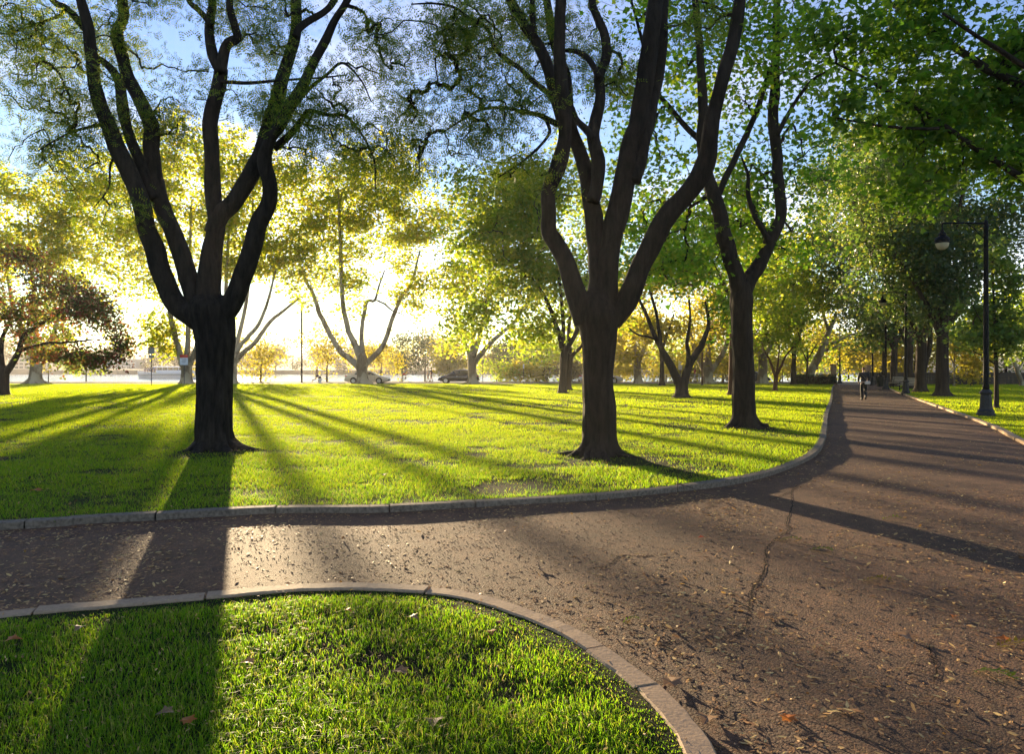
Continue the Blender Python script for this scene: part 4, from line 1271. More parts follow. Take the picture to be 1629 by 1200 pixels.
# far bank: hazy trees across the river
protos = [bush('far_tree', 'rusty hazy tree on the far river bank', 0, 600, 385, 22, 13, 'far_leaf', 50, 40, 1.3, 200, cat='tree', z0=1.2, low=-.1, group='hazy trees across the river'),
          bush('far_tree', 'dark hazy tree on the far river bank', 160, 600, 388, 20, 16, 'far_dark', 50, 40, 1.3, 201, cat='tree', z0=1.2, low=-.1, group='hazy trees across the river')]
for i in range(46):
    px = -180 + i * 31 + random.uniform(-10, 10)
    Y = random.choice([374, 384, 400, 430, 470])
    z = float(np.interp(Y, Ys, Zs))
    if 10 < px < 60 or 140 < px < 205:
        Y, z = 440, 4
    c = copy_tree(protos[i % 2 if i % 5 else 0], ((px - CX) / F * Y, Y, z - .3), random.uniform(0, 6), random.uniform(.75, 1.15) * (1 + (Y - 380) / 260))


# ------------------------------------------------------------------ lamp posts
def lamp_post(label, loc, H=6.45, arm=1.45, rz=0.0):
    root = empty('lamp_post', loc, rz, label, 'lamp post', 'lamp posts along the path')
    b = MB()
    n = 8
    b.lathe([(.275, -.05), (.275, .07), (.25, .10), (.25, .17), (.2, .22), (.185, .30), (.165, .62), (.15, .70), (.185, .74), (.19, .79), (.15, .83), (.125, .88)], n=n)
    b.build('base', M['iron_worn'], root)
    MB().lathe([(.10, .86), (.10, 1.0), (.088, 1.05), (.068, H - .25), (.08, H - .22), (.08, H - .16), (.06, H - .14), (.06, H), (.035, H + .05), (.0, H + .07)], n=12).build('shaft', M['black_iron'], root, smooth=True)
    a = MB()
    z = H - .06
    a.tube([(0, 0, z), (-arm * .5, 0, z + .015), (-arm, 0, z)], [.032, .028, .026], 8)
    a.tube(catmull([(-.05, 0, z - .5), (-.25, 0, z - .32), (-.45, 0, z - .12), (-.62, 0, z - .02)], 5), .018, 6)
    a.build('arm', M['black_iron'], root)
    x = -arm
    s = MB()
    s.lathe([(.02, z), (.02, z - .2), (.06, z - .22), (.06, z - .28), (.1, z - .33), (.12, z - .37), (.11, z - .42)], (x, 0, 0), 14)
    s.build('hanger', M['black_iron'], root)
    MB().lathe([(.0, z - .40), (.11, z - .41), (.19, z - .47), (.225, z - .53), (.23, z - .57), (.215, z - .58), (.215, z - .62), (.225, z - .63), (.215, z - .66), (0, z - .66)], (x, 0, 0), 22).build('lamp_hood', M['black_iron'], root, smooth=False)
    MB().lathe([(.2, z - .655), (.2, z - .68), (.185, z - .76), (.14, z - .83), (.07, z - .87), (0, z - .88)], (x, 0, 0), 22).build('lamp_bowl', M['bowl'], root, smooth=True)
    return root


def bowl_mat():
    m, n, l, b, o = nodes('ribbed_bowl_glass')
    b.inputs['Base Color'].default_value = (.75, .66, .45, 1)
    b.inputs['Roughness'].default_value = .25
    t = n.new('ShaderNodeBsdfTranslucent')
    t.inputs[0].default_value = (.85, .75, .5, 1)
    mx = n.new('ShaderNodeMixShader')
    mx.inputs[0].default_value = .5
    l.new(b.outputs[0], mx.inputs[1])
    l.new(t.outputs[0], mx.inputs[2])
    l.new(mx.outputs[0], o.inputs[0])
    return m


M['bowl'] = bowl_mat()
g = GP(1568.5, 662, ZL)
lp = lamp_post('tall black lamp post at the lawn edge, its lantern hanging over the path', g)
for px, py, lb in [(1441, 627, 'black lamp post standing beside the nearest bench'), (1409, 619, 'black lamp post between the bin and the brown trunk'),
                   (1388, 612.5, 'thin lamp post right of the walking person'), (1336, 609.5, 'lamp post beyond the gate post at the road')]:
    copy_tree(lp, GP(px, py, ZL), None, None, lb)


# ------------------------------------------------------------------ people
def skin_body(joints, edges, radii, rootj, sub=1):
    names = list(joints)
    me = bpy.data.meshes.new('body')
    me.from_pydata([joints[k] for k in names], [(names.index(a), names.index(c)) for a, c in edges], [])
    o = bpy.data.objects.new('body', me)
    COL.objects.link(o)
    o.modifiers.new('skin', 'SKIN')
    for i, k in enumerate(names):
        r = radii[k]
        me.skin_vertices[0].data[i].radius = r if hasattr(r, '__len__') else (r, r)
        me.skin_vertices[0].data[i].use_root = (k == rootj)
    s = o.modifiers.new('sub', 'SUBSURF')
    s.levels = s.render_levels = sub
    bpy.context.view_layer.update()
    dg = bpy.context.evaluated_depsgraph_get()
    res = bpy.data.meshes.new_from_object(o.evaluated_get(dg))
    bpy.data.objects.remove(o)
    V = np.array([v.co for v in res.vertices])
    Q = [tuple(p.vertices) for p in res.polygons if len(p.vertices) == 4]
    T = [tuple(p.vertices) for p in res.polygons if len(p.vertices) == 3]
    bpy.data.meshes.remove(res)
    return V, np.array(Q).reshape(-1, 4), np.array(T).reshape(-1, 3)


BASE = dict(pelvis=(0, 0, .95), waist=(0, 0, 1.08), chest=(0, .01, 1.27), top=(0, 0, 1.41), neck=(0, .015, 1.50), jaw=(0, .035, 1.57), head=(0, .03, 1.655), crown=(0, .015, 1.725))
RAD = dict(pelvis=(.145, .10), waist=(.125, .09), chest=(.15, .105), top=(.12, .08), neck=.052, jaw=.062, head=(.076, .088), crown=(.05, .06))
ARM = lambda s: (f'sho{s}', f'elb{s}', f'wri{s}', f'han{s}')
LEG = lambda s: (f'hip{s}', f'kne{s}', f'ank{s}', f'toe{s}')


def person(label, loc, rz, pose, clothes, skin='skin', hair=(.05, .03, .02), scale=1.0, group=None):
    """pose: joint -> (x, y, z); y is forward. clothes: list of (name, material, which, grow)"""
    J = dict(BASE)
    J.update(pose)
    r = dict(RAD)
    for s in 'LR':
        r.update({f'sho{s}': .058, f'elb{s}': .042, f'wri{s}': .03, f'han{s}': (.036, .02), f'hip{s}': .088, f'kne{s}': .058, f'ank{s}': .04, f'toe{s}': (.04, .03)})
    core = [('pelvis', 'waist'), ('waist', 'chest'), ('chest', 'top'), ('top', 'neck'), ('neck', 'jaw'), ('jaw', 'head'), ('head', 'crown')]
    E = list(core)
    for s in 'LR':
        a, l = ARM(s), LEG(s)
        E += [('top', a[0]), (a[0], a[1]), (a[1], a[2]), (a[2], a[3]), ('pelvis', l[0]), (l[0], l[1]), (l[1], l[2]), (l[2], l[3])]
    root = empty('person', loc, rz, label, 'person', group)
    V, Q, T = skin_body(J, E, r, 'pelvis')
    b = MB().add(V, Q, T)
    for s in 'LR':                                   # fingers and thumb
        h, w = np.array(J[f'han{s}']), np.array(J[f'wri{s}'])
        d = (h - w) / np.linalg.norm(h - w)
        side = np.cross(d, (1, 0, 0))
        side /= np.linalg.norm(side) + 1e-9
        for k, (o, L) in enumerate([(-.026, .062), (-.009, .072), (.009, .07), (.026, .055)]):
            p = h + side * o
            b.tube([p, p + d * (.02 + L * .5), p + d * (.015 + L * .85) + np.array([0, .012, 0])], [.0095, .0085, .006], 5)
        p = w + (h - w) * .55 - side * .03
        b.tube([p, p + d * .03 - side * .03, p + d * .06 - side * .032], [.011, .01, .007], 5)
    hd = np.array(J['head'])
    b.tube([hd + (0, .082, .012), hd + (0, .106, -.018), hd + (0, .088, -.028)], [.008, .014, .010], 6)      # nose
    for s in (-1, 1):
        b.loft([[hd + (s * (.074 + .012 * k), -.012 + .02 * math.cos(a) * (1 - .3 * k), -.01 + .032 * math.sin(a) * (1 - .3 * k)) for a in np.linspace(0, 2 * np.pi, 8, endpoint=False)] for k in (0, 1)])  # ears
    b.build('body', M[skin], root, smooth=True)
    f = MB()
    for s in (-1, 1):
        f.lathe([(0, -.004), (.012, -.002), (.012, .002), (0, .006)], hd + (s * .03, .086, .012), 8, 'y')
    f.box(hd + (0, .085, -.052), (.045, .008, .01))
    f.build('face', simple('face_marks', (.10, .04, .035), .5), root)
    cap = MB()
    a = np.linspace(0, 2 * np.pi, 14, endpoint=False)
    rings = []
    for t in np.linspace(0, 1, 6):
        z = -.03 + t * .125
        k = math.sqrt(max(.02, 1 - (t * .98) ** 2.4))
        lift = np.where(np.sin(a) > .3, .055 * (1 - t), -.02 * (1 - t))
        rings.append(np.stack([hd[0] + .088 * k * np.cos(a), hd[1] - .008 + .102 * k * np.sin(a), hd[2] + z + lift], 1))
    cap.loft(rings).build('hair', simple('hair', hair, .7), root, smooth=True)
    for name, mat, which, grow in clothes:
        jj, ee = set(), []
        if which == 'top_long' or which == 'top_short':
            ee = [('pelvis', 'waist'), ('waist', 'chest'), ('chest', 'top')]
            for s in 'LR':
                q = ARM(s)
                ee += [('top', q[0]), (q[0], q[1])]
                if which == 'top_long':
                    ee += [(q[1], q[2])]
        elif which in ('legs_long', 'legs_short'):
            for s in 'LR':
                q = LEG(s)
                ee += [('pelvis', q[0]), (q[0], q[1])] + ([(q[1], q[2])] if which == 'legs_long' else [])
            ee += [('pelvis', 'waist')]
        JJ, RR = dict(J), dict(r)
        if which == 'legs_short':
            for s in 'LR':
                h, k = np.array(J[f'hip{s}']), np.array(J[f'kne{s}'])
                JJ[f'kne{s}'] = tuple(h + (k - h) * .62)
                RR[f'kne{s}'] = .085
        if which == 'top_short':
            for s in 'LR':
                h, k = np.array(J[f'sho{s}']), np.array(J[f'elb{s}'])
                JJ[f'elb{s}'] = tuple(h + (k - h) * .65)
        if which.startswith('legs'):
            w, p = np.array(J['waist']), np.array(J['pelvis'])
            JJ['waist'] = tuple(p + (w - p) * .6)
        if which == 'shoes':
            sb = MB()
            for s in 'LR':
                k, t = np.array(J[f'ank{s}']), np.array(J[f'toe{s}'])
                d = (t - k)
                d /= np.linalg.norm(d)
                sb.tube([k + (0, 0, .05), k + (0, -.03, -.015), k + d * .06 + (0, 0, -.012), t + d * .02, t + d * .05], [.048, .052, .05, .044, .02], 8)
            sb.build(name, mat, root, smooth=True)
            continue
        jj = {q for e in ee for q in e}
        V, Q, T = skin_body({q: JJ[q] for q in JJ if q in jj}, ee, {q: (RR[q] + grow if not hasattr(RR[q], '__len__') else (RR[q][0] + grow, RR[q][1] + grow)) for q in jj}, 'pelvis')
        MB().add(V, Q, T).build(name, mat, root, smooth=True)
    root.scale = (scale,) * 3
    return root


def legs(hL, kL, aL, tL, hR, kR, aR, tR):
    return dict(hipL=hL, kneL=kL, ankL=aL, toeL=tL, hipR=hR, kneR=kR, ankR=aR, toeR=tR)


def arms(sL, eL, wL, hL, sR, eR, wR, hR):
    return dict(shoL=sL, elbL=eL, wriL=wL, hanL=hL, shoR=sR, elbR=eR, wriR=wR, hanR=hR)


dark = simple('black_jacket', (.012, .013, .017), .75)
black = simple('black_cloth', (.010, .010, .011), .8)
navy = simple('navy_cloth', (.02, .03, .07), .8)
pale = simple('pale_cloth', (.55, .5, .42), .8)
redc = simple('red_cloth', (.5, .03, .03), .8)
shoe = simple('dark_shoe', (.02, .018, .016), .6)
pshoe = simple('pale_shoe', (.5, .48, .44), .6)
g = GP(1374, 637, .0)
walk = {**legs((-.085, 0, .90), (-.09, .06, .50), (-.085, .02, .09), (-.09, .15, .03), (.085, 0, .90), (.085, .10, .52), (.08, -.22, .22), (.085, -.14, .10)),
        **arms((-.185, 0, 1.42), (-.25, -.04, 1.17), (-.24, .08, .98), (-.235, .12, .91), (.185, 0, 1.42), (.25, -.02, 1.18), (.2, .14, 1.02), (.16, .19, .99))}
w = person('person in a black jacket and trousers walking away along the path with a strap bag', g, math.atan2(-.42, 1) * 1.0,
           walk, [('jacket', dark, 'top_long', .028), ('trousers', black, 'legs_long', .018), ('shoes', shoe, 'shoes', 0)], hair=(.10, .025, .012), scale=.98)
cl = MB()
a = np.linspace(0, 2 * np.pi, 20, endpoint=False)
cl.tube([(-.10, .115, 1.40), (-.14, .0, 1.47), (-.12, -.115, 1.40), (.02, -.15, 1.22), (.16, -.14, 1.05), (.2, -.10, .98)], .011, 6)
cl.build('bag_strap', simple('tan_strap', (.2, .14, .09), .7), w)
bag = MB().box((.17, -.17, .93), (.26, .10, .17), rz=.25, bev=.03).build('shoulder_bag', simple('pale_bag', (.5, .46, .42), .6), w)
g = GP(480, 613, .03)
run = {**legs((-.085, 0, .90), (-.09, .20, .55), (-.085, .10, .12), (-.09, .22, .08), (.085, 0, .90), (.085, -.06, .50), (.08, -.42, .38), (.085, -.42, .26)),
       **arms((-.195, 0, 1.42), (-.25, -.18, 1.22), (-.2, .02, 1.10), (-.18, .08, 1.12), (.195, 0, 1.42), (.25, .02, 1.18), (.18, .2, 1.26), (.15, .25, 1.3))}
person('shirtless jogger in navy shorts running along the far lawn edge', (g[0], 75.9, .03), R(-90), run, [('shorts', navy, 'legs_short', .03), ('shoes', pshoe, 'shoes', 0)], hair=(.25, .15, .07), scale=1.08)
stand = {**legs((-.085, 0, .90), (-.09, .08, .50), (-.085, .10, .09), (-.09, .22, .03), (.085, 0, .90), (.085, -.02, .50), (.08, -.16, .12), (.085, -.05, .04)),
         **arms((-.185, 0, 1.42), (-.24, .02, 1.17), (-.23, .12, .95), (-.22, .15, .88), (.185, 0, 1.42), (.24, -.02, 1.17), (.23, -.08, .93), (.22, -.09, .86))}
YW = 85
for px, lb, tp, lg, mode, hh in [(681, 'walker in a pale top and bare legs on the riverside pavement', pale, pale, 'legs_short', (.12, .07, .03)), (685.5, 'walker in a dark top beside the pale-dressed walker', black, pale, 'legs_short', (.03, .02, .015))]:
    person(lb, ((px - CX) / F * YW, YW + (.5 if px > 683 else 0), .1), R(90), stand, [('shirt', tp, 'top_short', .025), ('shorts', lg, mode, .03), ('shoes', shoe, 'shoes', 0)], hair=hh, group='people on the riverside pavement')
person('pedestrian in a red top by the low rail beyond the V-forked tree', ((1106 - CX) / F * 84, 84.2, .1), R(-90), stand, [('shirt', redc, 'top_short', .025), ('shorts', pale, 'legs_short', .03), ('shoes', shoe, 'shoes', 0)], group='people on the riverside pavement')

M['bike'] = simple('white_bike_paint', (.7, .7, .68), .4)


def bicycle(label, loc, rz, mat):
    root = empty('bicycle', loc, rz, label, 'bicycle')
    for x in (-.52, .52):
        t = [(x + .33 * math.cos(a), 0, .34 + .33 * math.sin(a)) for a in np.linspace(0, 2 * np.pi, 25)]
        wq = MB().tube(t, .017, 6, False).build('wheel', M['tyre'], root)
        s = MB()
        for a in np.linspace(0, np.pi, 7)[:-1]:
            c, d = .32 * math.cos(a), .32 * math.sin(a)
            s.tube([(x - c, 0, .34 - d), (x + c, 0, .34 + d)], .003, 3)
        s.lathe([(.025, -.04), (.025, .04)], (x, 0, .34), 8, 'y')
        s.build('spokes', M['chrome'], wq)
    f = MB()
    for p, q in [((-.52, 0, .34), (-.08, 0, .32)), ((-.08, 0, .32), (-.2, 0, .88)), ((-.52, 0, .34), (-.18, 0, .78)), ((-.18, 0, .78), (.36, 0, .82)), ((-.08, 0, .32), (.38, 0, .72)), ((.34, 0, .92), (.52, 0, .34))]:
        f.tube([p, q], .017, 7)
    f.build('frame', mat, root)
    MB().tube(catmull([(.30, -.26, 1.0), (.36, -.12, .97), (.35, 0, .95), (.36, .12, .97), (.30, .26, 1.0)], 4), .013, 6).build('handlebar', M['black_iron'], root)
    MB().loft([[(-.34, -.07, .90), (-.34, .07, .90), (-.34, .07, .94), (-.34, -.07, .94)], [(-.2, -.06, .9), (-.2, .06, .9), (-.2, .06, .945), (-.2, -.06, .945)], [(-.06, -.02, .9), (-.06, .02, .9), (-.06, .02, .93), (-.06, -.02, .93)]]).build('saddle', black, root)
    c = MB()
    c.lathe([(.09, -.045), (.09, -.035)], (-.08, 0, .32), 14, 'y')
    c.box((-.02, -.08, .2), (.1, .08, .02)).box((-.14, .08, .44), (.1, .08, .02))
    c.build('pedals', M['chrome'], root)
    return root


ride = {**legs((-.085, 0, .96), (-.09, .30, .72), (-.085, .12, .34), (-.09, .25, .30), (.085, 0, .96), (.085, .36, .86), (.08, .20, .52), (.085, .33, .48)),
        **arms((-.185, .22, 1.40), (-.23, .36, 1.18), (-.25, .52, 1.05), (-.25, .58, 1.03), (.185, .22, 1.40), (.23, .36, 1.18), (.25, .52, 1.05), (.25, .58, 1.03)),
        'pelvis': (0, 0, 1.0), 'waist': (0, .07, 1.12), 'chest': (0, .15, 1.28), 'top': (0, .22, 1.41), 'neck': (0, .26, 1.49), 'jaw': (0, .30, 1.56), 'head': (0, .31, 1.64), 'crown': (0, .30, 1.71)}
xb = (645 - CX) / F * 84.6
bicycle('white bicycle ridden along the riverside pavement', (xb, 84.6, .1), 0, M['bike'])
person('cyclist in a pale top riding the white bicycle', (xb - .22, 84.6, .1), R(-90), ride, [('shirt', pale, 'top_short', .025), ('shorts', redc, 'legs_short', .025), ('shoes', shoe, 'shoes', 0)], hair=(.2, .12, .06))
xb = (969.5 - CX) / F * 76
bicycle('dark bicycle half hidden by the thick five-limbed trunk', (xb, 76.0, .03), 0, M['black_iron'])
person('dark-clothed cyclist half hidden by the thick five-limbed trunk', (xb - .22, 76.0, .03), R(-90), ride, [('shirt', black, 'top_long', .025), ('trousers', black, 'legs_long', .02), ('shoes', shoe, 'shoes', 0)])


# ------------------------------------------------------------------ cars
def car(label, loc, rz, paint, kind='sedan'):
    root = empty('car', loc, rz, label, 'car')
    L, W = (4.85, .91) if kind == 'sedan' else (4.6, .92)
    if kind == 'sedan':
        belt = [(-2.42, .62), (-2.36, .88), (-1.9, 1.0), (-1.2, 1.0), (0, .97), (1.0, .95), (1.35, .92), (1.9, .82), (2.25, .70), (2.40, .58)]
        roof = [(-1.72, 1.0), (-1.2, 1.26), (-.7, 1.42), (0, 1.46), (.45, 1.38), (.95, 1.12), (1.28, .94)]
        zs = .22
    else:
        belt = [(-2.3, .7), (-2.26, .98), (-1.8, 1.08), (-.9, 1.06), (.2, 1.02), (1.0, .99), (1.4, .95), (1.95, .80), (2.2, .66), (2.30, .52)]
        roof = [(-2.15, 1.04), (-1.75, 1.38), (-1.1, 1.55), (-.2, 1.60), (.35, 1.52), (.95, 1.20), (1.4, .96)]
        zs = .25
    xs = np.linspace(belt[0][0], belt[-1][0], 30)
    bx, bz = zip(*belt)
    rings = []
    for x in xs:
        zt = np.interp(x, bx, bz)
        e = abs(x) / (L / 2)
        w = W * (1 - .16 * max(0, (e - .72) / .28) ** 2)
        zb = zs + (.12 * max(0, (e - .85) / .15))
        q = [(0, zb), (w * .86, zb), (w * .97, zb + .10), (w, zb + (zt - zb) * .5), (w * .985, zt - .10), (w * .93, zt - .02), (w * .6, zt + .012), (0, zt + .02)]
        rings.append([(x, y, z) for y, z in q] + [(x, -y, z) for y, z in q[-2:0:-1]])
    MB().loft(rings).build('body', paint, root, smooth=True)
    rx, rz_ = zip(*roof)
    xr = np.linspace(rx[0], rx[-1], 22)
    rings = []

    def sec(x):
        zt = np.interp(x, rx, rz_)
        zb = np.interp(x, bx, bz) - .03
        f = np.clip((zt - zb) / .5, 0, 1)
        w0, w1 = W * .93, W * (.93 - .21 * f)
        return zt, zb, w0, w1
    for x in xr:
        zt, zb, w0, w1 = sec(x)
        q = [(0, zb), (w0, zb), (w1 + .01, max(zb + .01, zt - .05)), (w1 * .9, zt - .005), (0, zt + .015)]
        rings.append([(x, y, z) for y, z in q] + [(x, -y, z) for y, z in q[-2:0:-1]])
    MB().loft(rings).build('roof', paint, root, smooth=True)

    def side_win(x0, x1, name):
        for s in (-1, 1):
            pts = []
            for x in np.linspace(x0, x1, 7):
                zt, zb, w0, w1 = sec(x)
                za, zc = zb + .07, max(zb + .08, zt - .09)
                y = lambda z: (w0 + (w1 - w0) * (z - zb) / max(.05, zt - .05 - zb)) + .010
                pts.append(((x, s * y(za), za), (x, s * y(zc), zc)))
            V = [p for q in pts for p in q]
            MB().add(V, [(2 * i, 2 * i + 2, 2 * i + 3, 2 * i + 1) for i in range(6)]).build(name, M['glass'], root)
    mid_x = -.25
    side_win(mid_x + .05, roof[-1][0] - .30, 'window')
    side_win(roof[0][0] + .42, mid_x - .05, 'window')
    for name, (xa, xb2) in (('windscreen', (roof[-3][0] + .05, roof[-1][0] - .06)), ('rear_window', (roof[0][0] + .08, roof[2][0] - .1))):
        V = []
        for x in np.linspace(xa, xb2, 6):
            zt, zb, w0, w1 = sec(x)
            for y in (-w1 * .86, 0, w1 * .86):
                V.append((x, y, zt + .022 - .012 * (y != 0)))
        MB().add(V, [(3 * i + j, 3 * i + j + 1, 3 * i + j + 4, 3 * i + j + 3) for i in range(5) for j in range(2)]).build(name, M['glass'], root)
    for x in (-1.42, 1.42):
        for s in (-1, 1):
            MB().lathe([(0, -.01), (.375, -.01), (.375, .012), (0, .012)], (x, s * (W - .005), .36), 24, 'y').build('wheel_arch', M['tyre'], root)
            t = MB().lathe([(.2, -.1), (.315, -.1), (.335, -.07), (.335, .07), (.315, .1), (.2, .1)], (x, s * (W - .07), .335), 24, 'y').build('wheel', M['tyre'], root, smooth=False)
            r_ = MB().lathe([(0, -.03), (.21, -.03), (.215, .03), (0, .035)], (x, s * (W + .01), .335), 20, 'y')
            for k in range(7):
                a = k * 2 * math.pi / 7
                r_.box((x + .12 * math.cos(a), s * (W + .052), .335 + .12 * math.sin(a)), (.05, .02, .05))
            r_.build('rim', M['rim'], t)
    zt = np.interp(2.2, bx, bz)
    for s in (-1, 1):
        MB().box((L / 2 - .22, s * W * .74, zt - .06), (.3, .26, .12), bev=.04).build('headlight', M['rim'], root)
        MB().box((-L / 2 + .17, s * W * .80, .86), (.26, .24, .13), bev=.04).build('tail_light', M['tail'], root)
        MB().box((.55, s * (W + .07), 1.02), (.14, .18, .12), bev=.04).build('wing_mirror', paint, root)
        for x in (-.95, .15):
            MB().box((x, s * (W + .012), .84), (.18, .03, .03), bev=.01).build('door_handle', M['chrome'], root)
        d = MB()
        for x in (-1.2, mid_x, .92):
            d.box((x, s * (W - .004), .62), (.012, .012, .5))
        d.build('door_seam', M['tyre'], root)
    MB().box((L / 2 - .02, 0, .42), (.08, 1.3, .18), bev=.03).build('front_grille', M['tyre'], root)
    MB().box((-L / 2 + .02, 0, .36), (.10, 1.5, .16), bev=.03).build('rear_bumper', M['tyre'], root)
    return root


M['tail'] = simple('tail_light_red', (.45, .02, .015), .2, 0, .05, 5, 0, .6)
car('pale champagne sedan parked behind the mottled plane trunk', ((585 - CX) / F * 79, 79, 0), 0, simple('champagne_paint', (.66, .60, .48), .35, .05, .03, 2, 0, .5, .5))
car('dark grey crossover car facing left behind the plane tree', ((730 - CX) / F * 80, 80, 0), math.pi, simple('graphite_paint', (.03, .028, .032), .28, .3, .03, 2, 0, .5, .5), 'suv')
car('silver car mostly hidden by the thick five-limbed trunk', ((955 - CX) / F * 79.5, 79.5, 0), 0, simple('silver_paint', (.5, .5, .52), .3, .5, .03, 2, 0, .5, .5))
car('dark car parked behind the forked straight-trunked tree', ((1190 - CX) / F * 80, 80, 0), 0, simple('dark_blue_paint', (.03, .03, .04), .3, .3, .03, 2, 0, .5, .5), 'suv')

# ------------------------------------------------------------------ tour boat
YBt = 205.0
x0 = (219 - CX) / F * YBt
root = empty('tour_boat', (x0, YBt, -1), 0, 'long white passenger boat with a row of cabin windows on the river', 'boat')
Lb = 27
M['boat'] = simple('boat_white', (.78, .80, .86), .4)
rings = []
for t in np.linspace(0, 1, 16):
    x = t * Lb
    w = 2.4 * min(1, (t / .16 + .04)) ** .7 * (1 if t < .9 else 1 - (t - .9) * 2)
    zt = 2.0 - .55 * min(1, t / .3) + .1
    rings.append([(x + .5 * (t < .01), -w * .7, -.3), (x, -w, zt), (x, w, zt), (x + .5 * (t < .01), w * .7, -.3)])
MB().loft(rings).build('hull', M['boat'], root)
MB().box((Lb / 2 + .6, 0, 1.08), (Lb - 1.6, 4.9, .09)).build('rubbing_strake', navy, root)
cab = MB().box((16, 0, 1.95), (19.5, 4.0, .9), bev=.05)
for x in np.arange(6.6, 25.8, 1.55):
    for s in (-1, 1):
        cab.box((x, s * 1.95, 2.75), (.16, .1, .9))
cab.build('cabin', M['boat'], root)
for x in np.arange(6.6, 24.2, 1.55):
    MB().box((x + .775, -1.93, 2.74), (1.36, .03, .84)).build('cabin_window', M['glass'], root)
MB().loft([[(5.4 + dx, y, 3.2 + dz) for dx, y, dz in ((0, -2.2, 0), (0, -2.0, .16), (0, 0, .3), (0, 2.0, .16), (0, 2.2, 0))], [(25.9, -2.2, 3.2), (25.9, -2.0, 3.36), (25.9, 0, 3.5), (25.9, 2.0, 3.36), (25.9, 2.2, 3.2)]]).build('roof', M['boat'], root)
rl = MB()
for x in np.arange(.9, 6, .8):
    rl.tube([(x, -1.2 - .15 * x, 1.9), (x, -1.2 - .15 * x, 2.7)], .03, 5)
rl.tube([(.9, -1.33, 2.7), (5.7, -2.05, 2.6)], .03, 5)
rl.build('bow_rail', M['boat'], root)
MB().box((4.7, 0, 2.5), (1.1, 1.8, 1.6), bev=.1).build('wheelhouse', simple('blue_panel', (.12, .16, .35), .5), root)
pp = MB()
for i in range(16):
    x, y = random.uniform(1.6, 5.8), random.uniform(-1.2, 1.2)
    pp.lathe([(.16, 1.9), (.24, 2.2), (.25, 2.7), (.09, 2.86), (.12, 2.95), (.12, 3.08), (.05, 3.15)], (x, y, 0), 7)
tag(pp.build('passengers', simple('mixed_clothes', (.25, .16, .14), .8, 0, .45, 1.2), root), kind='stuff')

# white terraced buildings on the far bank
M['concrete'] = simple('pale_concrete', (.55, .53, .52), .8)
M['shade_glass'] = simple('dark_windows', (.10, .11, .13), .3)


def block(label, pxa, pxb, Y, h, rows):
    xa, xb2 = (pxa - CX) / F * Y, (pxb - CX) / F * Y
    z0 = float(np.interp(Y, Ys, Zs)) - .5
    r_ = empty('building', ((xa + xb2) / 2, Y, z0), 0, label, 'building', 'pale buildings across the river')
    wd = xb2 - xa
    MB().box((0, 5, h / 2), (wd, 10, h)).build('wall', M['concrete'], r_)
    MB().box((0, 5, h + .2), (wd + .8, 10.8, .4)).build('roof', M['concrete'], r_)
    nwin = int(wd / 2.6)
    for j in range(rows):
        z = h * (j + .55) / rows
        for i in range(nwin):
            MB().box((-wd / 2 + (i + .5) * wd / nwin, -.02, z), (wd / nwin * .72, .1, h / rows * .5)).build('window', M['shade_glass'], r_)
    return r_


block('white banded building across the river behind the mottled plane trunk', 14, 62, 396, 8, 4)
block('long low white building across the river left of the boat', 140, 216, 398, 5.2, 3)

# ------------------------------------------------------------------ signs, posts, rails, hydrant
def post_thing(name, label, px, py, Y, h, cat, r_=.03, mat='iron_worn', z0=ZL):
    b0 = P(px, py, Y)
    b0[2] = z0
    t = empty(name, b0, 0, label, cat)
    MB().lathe([(r_, -.1), (r_, h), (0, h + .01)], (0, 0, 0), 8).build('post', M[mat], t)
    return t


t = post_thing('sign_post', 'thin post carrying a blank square sign seen from behind, at the far lawn edge', 241, 614, 66, 3.65, 'sign', .035)
MB().box((0, -.05, 3.3), (.62, .02, .62), bev=.005).build('sign_plate', M['sign_back'], t)
MB().box((0, -.05, 2.75), (.5, .02, .3), bev=.005).build('lower_plate', M['sign_back'], t)
t = post_thing('sign_post', 'notice board with a red top and white lower panel before the plane trunk', 293, 612, 71, 2.95, 'sign', .035)
MB().box((0, -.05, 2.5), (.80, .025, 1.02), rz=0, bev=.005).build('sign_plate', M['white'], t)
MB().box((0, -.068, 2.87), (.80, .02, .30), bev=.004).build('red_band', M['signal_red'], t)
tx = MB()
for z, wd in ((2.60, .5), (2.50, .36), (2.38, .44), (2.28, .3)):
    tx.box((0, -.068, z), (wd, .008, .035))
tag(tx.build('lettering', simple('grey_print', (.35, .32, .3), .7), t), kind='stuff')
t = post_thing('lamp_pole', 'very tall thin street lamp pole behind the jogger', 480, 608, 83.5, 9.2, 'lamp post', .11, 'black_iron', .05)
MB().tube(catmull([(0, 0, 9.1), (.2, 0, 9.5), (1.0, 0, 9.7), (1.6, 0, 9.65)], 4), .05, 6).build('arm', M['black_iron'], t)
MB().box((1.8, 0, 9.62), (.7, .26, .14), bev=.05).build('lamp_head', M['iron_worn'], t)
t = post_thing('marker_post', 'thin post with a pale box on top at the road edge', 833, 612, 72.5, 1.75, 'post', .03)
MB().box((0, -.02, 1.85), (.14, .12, .42), bev=.02).build('post_box', M['white'], t)
t = post_thing('sign_post', 'thin dark post right of the dark car', 768, 608, 84, 2.6, 'post', .04, 'iron_worn', .1)
MB().box((0, -.05, 2.4), (.3, .02, .4), bev=.005).build('sign_plate', M['sign_back'], t)
t = post_thing('sign_post', 'reddish pole left of the broad forked plane trunk', 1117, 613, 68, 3.2, 'post', .08, 'bark_red')
MB().lathe([(.16, -.05), (.16, .1), (.09, .16)], (0, 0, 0), 10).build('foot', M['iron_worn'], t)
